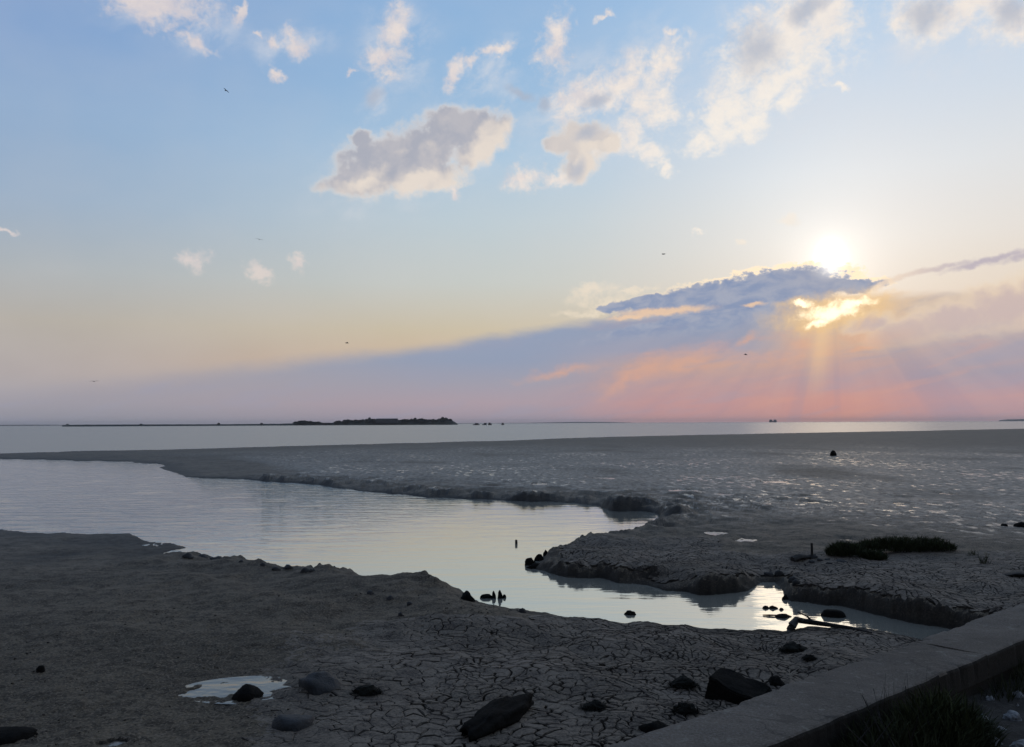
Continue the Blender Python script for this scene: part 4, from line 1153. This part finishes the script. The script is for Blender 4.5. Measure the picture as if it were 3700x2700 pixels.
# ragged clods on the scarp left of the bank
for i, (x0, x1, y0, y1) in enumerate([(660,700,1996,2010), (712,752,1998,2014), (760,806,2003,2020), (862,880,2020,2032), (936,962,2034,2046), (980,1016,2046,2062), (1024,1064,2040,2056), (1086,1120,2054,2070), (1116,1140,2052,2066)]):
    rock_at(110 + i, x0, x1, y0, y1, ORD[i] + ' dark mud clod from the left along the broken creek bank', 'mud clod', M_CLOD, 'clods along the broken bank edge', name='mud_clod', rough=0.6, sub=2, sink=0.5)

# ------------------------------------------------------------------ stones in the creek
rock_at(120, 2255, 2298, 2207, 2224, 'single round dark stone standing alone in the creek', water=True, group='stones in the creek', sink=0.5)
rock_at(121, 1732, 1784, 2146, 2163, 'long low stone in the creek touching the pointed stone', water=True, group='stones in the creek', cuts=1, deep=0.6, sink=0.5)
def spike(x0, x1, y0, y1, lb, seed):
    p = on_z((x0 + x1) / 2, y1, 0); w = px_size(p, x1 - x0) / 2; h = px_size(p, y1 - y0)
    bm = bmesh.new()
    tube(bm, [(0, 0, -0.08), (0, 0, 0), (w * .05, 0, h * .4), (-w * .1, 0, h * .75), (-w * .12, 0, h)], [w * 1.05, w, w * .85, w * .55, w * .2], 9)
    me = bpy.data.meshes.new('rock'); bm.to_mesh(me); bm.free()
    tag(link('rock', me, M_ROCK, None, p), lb, 'rock', 'stones in the creek')
spike(1776, 1793, 2136, 2162, 'narrow pointed stone joined to the long low stone', 1)
spike(1797, 1817, 2133, 2162, 'taller pointed stone with a gap beside it in the creek', 2)
rock_at(124, 1815, 1830, 2148, 2161, 'small round stone against the taller pointed one', water=True, group='stones in the creek', sink=0.5)
rock_at(125, 2754, 2781, 2189, 2201, 'flat stone at the left of the little row in the creek', water=True, group='stones in the creek', sink=0.5)
rock_at(126, 2779, 2811, 2188, 2201, 'flat stone in the middle of the little row in the creek', water=True, group='stones in the creek', sink=0.5)
rock_at(127, 2813, 2831, 2196, 2205, 'small stone at the end of the little row in the creek', water=True, group='stones in the creek', sink=0.5)
rock_at(128, 2800, 2860, 2218, 2235, 'wide flat stone in the creek before the branch end', water=True, group='stones in the creek', sink=0.5, cuts=1)
rock_at(129, 2968, 3053, 2196, 2232, 'big blunt black boulder lying in the creek by the branch', water=True, group='stones in the creek', flat=0.25, cuts=1, rough=0.12, deep=0.7, sink=0.4)
rock_at(130, 2824, 2848, 2144, 2168, 'square dark stone at the foot of the bank by the gully', water=True, group='stones in the creek', cuts=6)
for i, (x0, x1, y0, y1, lb) in enumerate([(1894,1934,2014,2044,'round boulder furthest out at the tip of the mud spit'), (1930,1964,2002,2028,'round boulder behind the tip of the mud spit'), (1900,1962,2034,2055,'flat low boulder at the waterline of the spit tip'),
                                         (1962,1988,1984,2010,'upper boulder on the shoulder of the mud spit'), (1950,2006,2026,2054,'dark boulder under the overhang of the spit')]):
    rock_at(140 + i, x0, x1, y0, y1, lb, water=True, group='boulders at the tip of the mud spit', rough=0.3, deep=0.9, sink=0.3)

# fallen branch across the creek, with a snapped side twig
b0 = on_z(2862, 2262, 0.10); b1 = on_z(2905, 2244, 0.18); b2 = on_z(2960, 2252, 0.16); b3 = on_z(3078, 2270, 0.17); b4 = on_z(3150, 2286, 0.22)
br = empty('fallen_branch', b2)
rel = lambda p: tuple(p - b2)
link('limb', tube_mesh('limb', [rel(on_z(2858, 2272, 0.02)), rel(b0), rel(on_z(2880, 2240, 0.17)), rel(b1), rel(b2), rel(b3), rel(b4)], [0.085, 0.08, 0.065, 0.05, 0.045, 0.03, 0.012], 9), M_WOOD, br)
t0 = on_z(2936, 2246, 0.18); dpt = math.hypot(t0.x, t0.y)
link('twig', tube_mesh('twig', [rel(t0), rel(at_depth(2915, 2226, dpt)), rel(at_depth(2882, 2212, dpt + 0.1))], [0.022, 0.016, 0.010], 6), M_WOOD, br)
tag(br, 'dark fallen branch lying from the creek onto the cracked mud', 'branch')
s0 = on_z(2756, 2223, 0.015); s1 = on_z(2806, 2224, 0.02)
tag(link('driftwood_stick', tube_mesh('driftwood_stick', [(0, 0, 0), tuple((s1 - s0) * 0.5), tuple(s1 - s0)], [0.012, 0.018, 0.014], 6), M_WOOD, None, s0), 'thin stick floating beside the wide flat creek stone', 'stick')

# stake in the water, post by the shrubs
def post(x, y0, y1, wpx, label, name, water=False, lean=0.03, foot=None):
    p = on_z(x, y0, 0.0) if water else ground(x, y0)
    h = px_size(p, y0 - y1); w = px_size(p, wpx) / 2
    root = empty(name, p)
    link('shaft', tube_mesh('shaft', [(0, 0, -0.2), (lean * h * .5, 0, h * .5), (lean * h, 0, h)], [w * 1.1, w, w * .9], 8), M_WOOD, root)
    if foot: link('foot', rock_mesh(7, *foot, 0.4, sub=2), M_CLOD, root, (0, 0, 0.01))
    tag(root, label, 'post')
post(1865, 1966, 1951, 9, 'short stump of a stake standing in the calm creek', 'stake', True)
post(2934, 2016, 1963, 9, 'weathered wooden post standing on the flat by the shrubs', 'post', False, 0.0, (0.16, 0.12, 0.08))
dw0 = ground(2864, 2028); dw1 = ground(2944, 2014)
dv = dw1 - dw0
tag(link('driftwood_plank', tube_mesh('driftwood_plank', [(0, 0, 0.03), tuple(dv * .35 + Vector((0, 0, .07))), tuple(dv * .7 + Vector((0, 0, .04))), tuple(dv + Vector((0, 0, .05)))], [0.09, 0.08, 0.05, 0.05], 7), M_WOOD, None, dw0), 'dark piece of driftwood lying at the foot of the post', 'driftwood')
for i, (x0, x1, y0, y1) in enumerate([(2922,2948,2024,2034), (2952,2974,2018,2028), (2982,3008,2030,2039), (2980,3000,2017,2025), (3016,3060,2022,2033), (2845,2880,2078,2096), (2862,2890,2092,2110), (2800,2830,2060,2078), (2760,2800,2064,2082)]):
    rock_at(160 + i, x0, x1, y0, y1, GUL[i], 'mud clod', M_CLOD, 'clods around the gully', name='mud_clod', rough=0.6, sub=2, sink=0.3)

# salt shrubs on the flat
def shrub_at(seed, x0, x1, y0, y1, label, n_=3200, deep=0.45):
    p = ground((x0 + x1) / 2, y1)
    w = px_size(p, x1 - x0) / 2; h = px_size(p, y1 - y0) 
    c = p + Vector((0, w * deep * 0.7, 0)); c.z = height_one(c.x, c.y)
    root = empty('shrub', c)
    link('foliage', clump_mesh('foliage', seed, w * 1.08, w * deep, h * 1.15, n_, 0.16, 0.011, 0.8, 0.5), M_LEAF, root)
    bm = bmesh.new(); rn = random.Random(seed)
    for _ in range(18):
        a, b = rn.uniform(-.7, .7) * w, rn.uniform(-.7, .7) * w * deep
        tube(bm, [(a, b, -.05), (a * 1.05, b, h * .35), (a * 1.1 + rn.uniform(-.05, .05), b, h * .65)], [.012, .009, .004], 5)
    me = bpy.data.meshes.new('stem'); bm.to_mesh(me); bm.free()
    link('stem', me, M_WOOD, root)['kind'] = 'stuff'
    tag(root, label, 'shrub', 'dark salt shrubs on the mudflat')
shrub_at(201, 3000, 3124, 1950, 2012, 'rounded dark shrub at the left end of the thicket', 2600, 0.6)
shrub_at(202, 3105, 3460, 1932, 1994, 'long low dark shrub with a level top', 6500, 0.32)
shrub_at(203, 3118, 3208, 1982, 2024, 'small low shrub in front of the thicket', 1500, 0.6)
def sprig(x, y0, y1, seed, label):
    p = ground(x, y0); h = px_size(p, y0 - y1); V = []; F = []; rn = random.Random(seed)
    for _ in range(34): strips(V, F, Vector((rn.uniform(-.1, .1), rn.uniform(-.1, .1), 0)), Vector((rn.uniform(-.6, .6), rn.uniform(-.4, .4), 1)).normalized(), h * rn.uniform(.4, 1.1), .007, 3, .4, rn)
    tag(link('plant_sprig', mesh_from('plant_sprig', V, F), M_LEAF, None, p), label, 'plant')
sprig(3515, 2006, 1972, 1, 'small dry plant just right of the long shrub')
sprig(3556, 2036, 1976, 2, 'sparse stalky plant further right of the shrubs')
rock_at(180, 3610, 3720, 2066, 2088, 'flat dark piece of wreckage lying on the mud by the wall', 'driftwood', M_WOOD, None, name='driftwood_slab', cuts=6, sink=0.2)
rock_at(181, 3664, 3720, 1888, 1906, 'dark stone at the far right of the flat', 'rock', M_ROCK, None, sub=2)
rock_at(182, 3616, 3640, 1892, 1901, 'small dark stone short of the far right one', 'rock', M_ROCK, None, sub=2)
rock_at(183, 3000, 3022, 1628, 1647, 'lone round black buoy stranded on the far mudflat', 'buoy', M_ROCK, None, name='buoy', rough=0.08, cuts=0, sink=0.1)

# ------------------------------------------------------------------ far shore and island
def land_strip(name, pts, dist, depth, label_kind=True, m=None):
    """low land: pts = (photo x, photo y of its top); stands in the sea at dist metres"""
    xs = np.linspace(pts[0][0], pts[-1][0], 160); ys = np.interp(xs, [p[0] for p in pts], [p[1] for p in pts])
    V = []; rows = 7
    for i, (x, y) in enumerate(zip(xs, ys)):
        b = at_depth(x, y, dist); dd = Vector((b.x, b.y, 0)).normalized()
        h = max(b.z, 0.05) * (1 + 0.10 * mnoise.noise(Vector((i * 0.35, 0, 0))))
        for j in range(rows):
            t = j / (rows - 1); prof = math.sin(math.pi * t) ** 0.6 if 0 < t < 1 else 0
            q = b + dd * (depth * (t - 0.15))
            V.append((q.x, q.y, -0.5 + (h + 0.5) * prof))
    o = link(name, big_mesh(name, np.array(V), grid_faces(160, rows)), m or M_TREE)
    return structure(o)
D_ISL = 2500.0
land_strip('island', [(225,1537.2), (260,1535.0), (500,1534.0), (800,1533.0), (1000,1531.5), (1060,1530), (1110,1527), (1200,1528), (1230,1524), (1300,1519), (1370,1517), (1440,1517.5), (1530,1519), (1580,1517), (1606,1510), (1630,1517), (1645,1526), (1655,1534)], D_ISL, 60)
land_strip('far_coast', [(-700,1541), (-300,1537.5), (0,1535.6), (120,1535.0), (200,1535.2), (300,1536)], 9000, 200)
land_strip('far_coast', [(1640,1529.0), (1900,1528.0), (2060,1525.0), (2180,1525.0), (2280,1527.0)], 16000, 200)
land_strip('far_coast', [(3610,1519.0), (3640,1515.5), (3720,1514.5), (3900,1514.0), (4100,1518)], 14000, 200)

def tree_mesh(seed):
    rn = random.Random(seed); V = []; F = []
    for _ in range(240):
        q = Vector((rn.gauss(0, 1), rn.gauss(0, 1), rn.gauss(0, 1))).normalized() * rn.uniform(.55, 1.0)
        c = Vector((q.x * 0.5, q.y * 0.5, 0.62 + q.z * 0.38)); s = rn.uniform(.07, .15)
        a = Vector((rn.uniform(-1, 1), rn.uniform(-1, 1), rn.uniform(-1, 1))).normalized() * s; b = a.cross(Vector((rn.uniform(-1, 1), rn.uniform(-1, 1), rn.uniform(-1, 1)))).normalized() * s
        i = len(V); V += [c - a - b, c + a - b, c + a + b, c - a + b]; F.append((i, i + 1, i + 2, i + 3))
    return mesh_from('crown', V, F)
crowns = [tree_mesh(i) for i in range(5)]
for c in crowns: c.materials.append(M_TREE)
trunk_me = tube_mesh('trunk', [(0, 0, -.1), (0.01, 0, .3), (0, 0, .6)], [.05, .04, .03], 6); trunk_me.materials.append(M_WOOD)
def island_tree(x, ytop, ybase, wpx, i, label='dark tree among those on the wooded far island', group='trees on the far island'):
    b = at_depth(x, ybase, D_ISL - 2 + (i % 3) * 6); t = at_depth(x, ytop, D_ISL)
    h = max(t.z - b.z, 2.0); w = wpx * D_ISL / F_SRC
    root = empty('tree', b)
    c = link('crown', crowns[i % 5], None, root); c.scale = (w, w * 0.8, h)
    k = link('trunk', trunk_me, None, root); k.scale = (h * 0.5, h * 0.5, h)
    tag(root, label, 'tree', group)
rn = random.Random(3); i = 0
prof_x = [1068, 1082, 1112, 1125, 1141, 1165, 1185, 1206, 1214, 1235, 1250, 1270, 1295, 1318, 1340, 1360, 1400, 1440, 1470, 1500, 1525, 1545, 1580, 1600, 1620, 1640]
prof_y = [1525, 1522, 1520, 1525, 1524, 1529, 1528, 1529, 1521, 1523, 1516, 1517, 1516, 1515, 1513, 1516, 1515, 1516, 1515, 1514, 1513, 1517, 1515, 1509, 1513, 1524]
x = 1068.0
while x < 1636:
    y = float(np.interp(x, prof_x, prof_y)) + rn.uniform(-1.5, 2.0)
    island_tree(x, y, 1533, rn.uniform(12, 22), i); i += 1
    x += rn.uniform(8, 15)
for x, y, lb in [(244, 1531.5, 'lone dark tree at the left tip of the low spit'), (510, 1530.5, 'lone dark tree nearest the middle of the low spit'), (790, 1528, 'lone dark tree on the spit nearer the island'), (945, 1528, 'last lone tree on the spit before the island wood'),
                 (1500, 1509, 'tree standing clear above the island wood left of the end hill'), (1335, 1508, 'thin tall tree sticking up above the island wood by the grey building')]:
    island_tree(x, y + 1.0, 1536 if x < 1000 else 1520, 9, i, lb, 'single trees along the far shore'); i += 1
fb = at_depth(1398, 1521, D_ISL - 12)
fort = empty('island_fort', fb)
def boxm(name, x0, x1, y0, y1, z0, z1):
    return mesh_from(name, [(x0,y0,z0),(x1,y0,z0),(x1,y1,z0),(x0,y1,z0),(x0,y0,z1),(x1,y0,z1),(x1,y1,z1),(x0,y1,z1)], [(0,3,2,1),(4,5,6,7),(0,1,5,4),(1,2,6,5),(2,3,7,6),(3,0,4,7)])
link('wall', boxm('wall', -30, 30, -4, 8, -6, 5), M_STONEB, fort)
link('roof', mesh_from('roof', [(-31,-5,5.02),(31,-5,5.02),(31,9,5.02),(-31,9,5.02),(-29,2,6.6),(29,2,6.6)], [(0,1,5,4),(2,3,4,5),(1,2,5),(3,0,4)]), M_HULL, fort)
tag(fort, 'long low grey building with a flat roofline on the island ridge', 'building')

def boat_at(x0, x1, y0, y1, dist, label, blocks, cat='boat', name='boat'):
    p = at_depth((x0 + x1) / 2, y1, dist); w = (x1 - x0) * dist / F_SRC; h = (y1 - y0) * dist / F_SRC
    p.z = 0
    root = empty(name, p); root.rotation_euler.z = -math.atan2(p.x, p.y)
    V = []
    for (sx, kx) in ((-.5, .8), (-.46, 1), (.4, 1), (.5, .5)):
        for yy, zz in ((-.12 * kx, .42), (-.08 * kx, 0), (.08 * kx, 0), (.12 * kx, .42)): V.append((sx * w, yy * w, zz * h - .1))
    F = []
    for a in range(3):
        for b in range(4): F.append((a * 4 + b, a * 4 + (b + 1) % 4, a * 4 + 4 + (b + 1) % 4, a * 4 + 4 + b))
    F += [(3, 2, 1, 0), (12, 13, 14, 15)]
    link('hull', mesh_from('hull', V, F), M_HULL, root)
    for (bx0, bx1, bh) in blocks: link('cabin', boxm('cabin', bx0 * w, bx1 * w, -.07 * w, .07 * w, .35 * h, bh * h), M_HULL, root)
    tag(root, label, cat, 'boats far out on the sea')
boat_at(1709, 1733, 1526, 1533.5, 1900, 'low dark boat nearest the island point', [(-.2, .3, .9)])
boat_at(1742, 1759, 1526, 1533.5, 1900, 'dark boat in the middle of the far group', [(-.1, .45, 1.0)])
boat_at(1763, 1777, 1525.5, 1534, 1900, 'short tall dark boat right of the middle one', [(-.35, .1, 1.0), (.15, .4, .7)])
boat_at(1811, 1822, 1525, 1533, 1900, 'small dark boat standing apart on the right', [(-.3, .3, 1.0)])
boat_at(2780, 2806, 1516.5, 1526, 9000, 'hazy ship with two tall blocks on the horizon below the sun', [(-.45, -.08, 1.0), (.08, .45, 1.0)], 'ship', 'ship')

# ------------------------------------------------------------------ birds
def bird_mesh():
    body = tube_mesh('body', [(0, -.20, 0), (0, -.13, .01), (0, 0, .015), (0, .12, 0), (0, .20, -.01), (0, .26, -.005)], [.008, .034, .05, .04, .022, .004], 8)
    V = [(.03, .06, .02), (.03, -.07, .02), (.22, .09, .09), (.22, -.04, .09), (.46, .0, .04), (.46, -.05, .04)]
    V += [(x, y, z - .012) for x, y, z in V]
    F = [(0, 2, 3, 1), (2, 4, 5, 3), (6, 7, 9, 8), (8, 9, 11, 10), (0, 6, 8, 2), (2, 8, 10, 4), (1, 3, 9, 7), (3, 5, 11, 9), (4, 10, 11, 5), (0, 1, 7, 6)]
    wr = mesh_from('wing', V, F); wl = mesh_from('wing', [(-x, y, z) for x, y, z in V], [f[::-1] for f in F])
    for m_ in (body, wr, wl): m_.materials.append(M_BIRD)
    return body, wr, wl
BM = bird_mesh()
for k_, (sx, sy, rot, lb) in enumerate([(817, 328, 1.2, 'tiny dark bird high in the blue at the upper left'), (937, 866, .4, 'tiny dark bird above the pale cloud scraps'), (1254, 1240, 2.0, 'tiny bird low over the peach sky left of centre'),
                                      (340, 1379, .2, 'tiny bird just over the haze at the far left'), (2398, 919, .9, 'tiny bird in the pale sky left of the sun'), (2695, 1282, 1.5, 'tiny dark bird under the low cloud bank')]):
    p = at_depth(sx, sy, 150.0)
    r0 = empty('bird', p); r0.rotation_euler = (0.15, 0.25 - 0.1 * k_, rot)
    r0.scale = (1.4, 1.4, 1.4)
    link('body', BM[0], None, r0); link('wing', BM[1], None, r0); link('wing', BM[2], None, r0)
    tag(r0, lb, 'bird', 'birds in the evening sky')

# ------------------------------------------------------------------ evening haze over the water
hz = bpy.data.materials.new('haze'); hz.use_nodes = True; t_ = hz.node_tree; t_.nodes.clear()
vo = t_.nodes.new('ShaderNodeVolumePrincipled'); vo.inputs['Color'].default_value = (0.97, 0.94, 0.95, 1); vo.inputs['Density'].default_value = 0.00004; vo.inputs['Anisotropy'].default_value = 0.3
ho = t_.nodes.new('ShaderNodeOutputMaterial'); t_.links.new(vo.outputs[0], ho.inputs['Volume'])
hb = link('haze', boxm('haze', -21000, 21000, -300, 21000, -2.4, 72.0), hz); hb['kind'] = 'stuff'
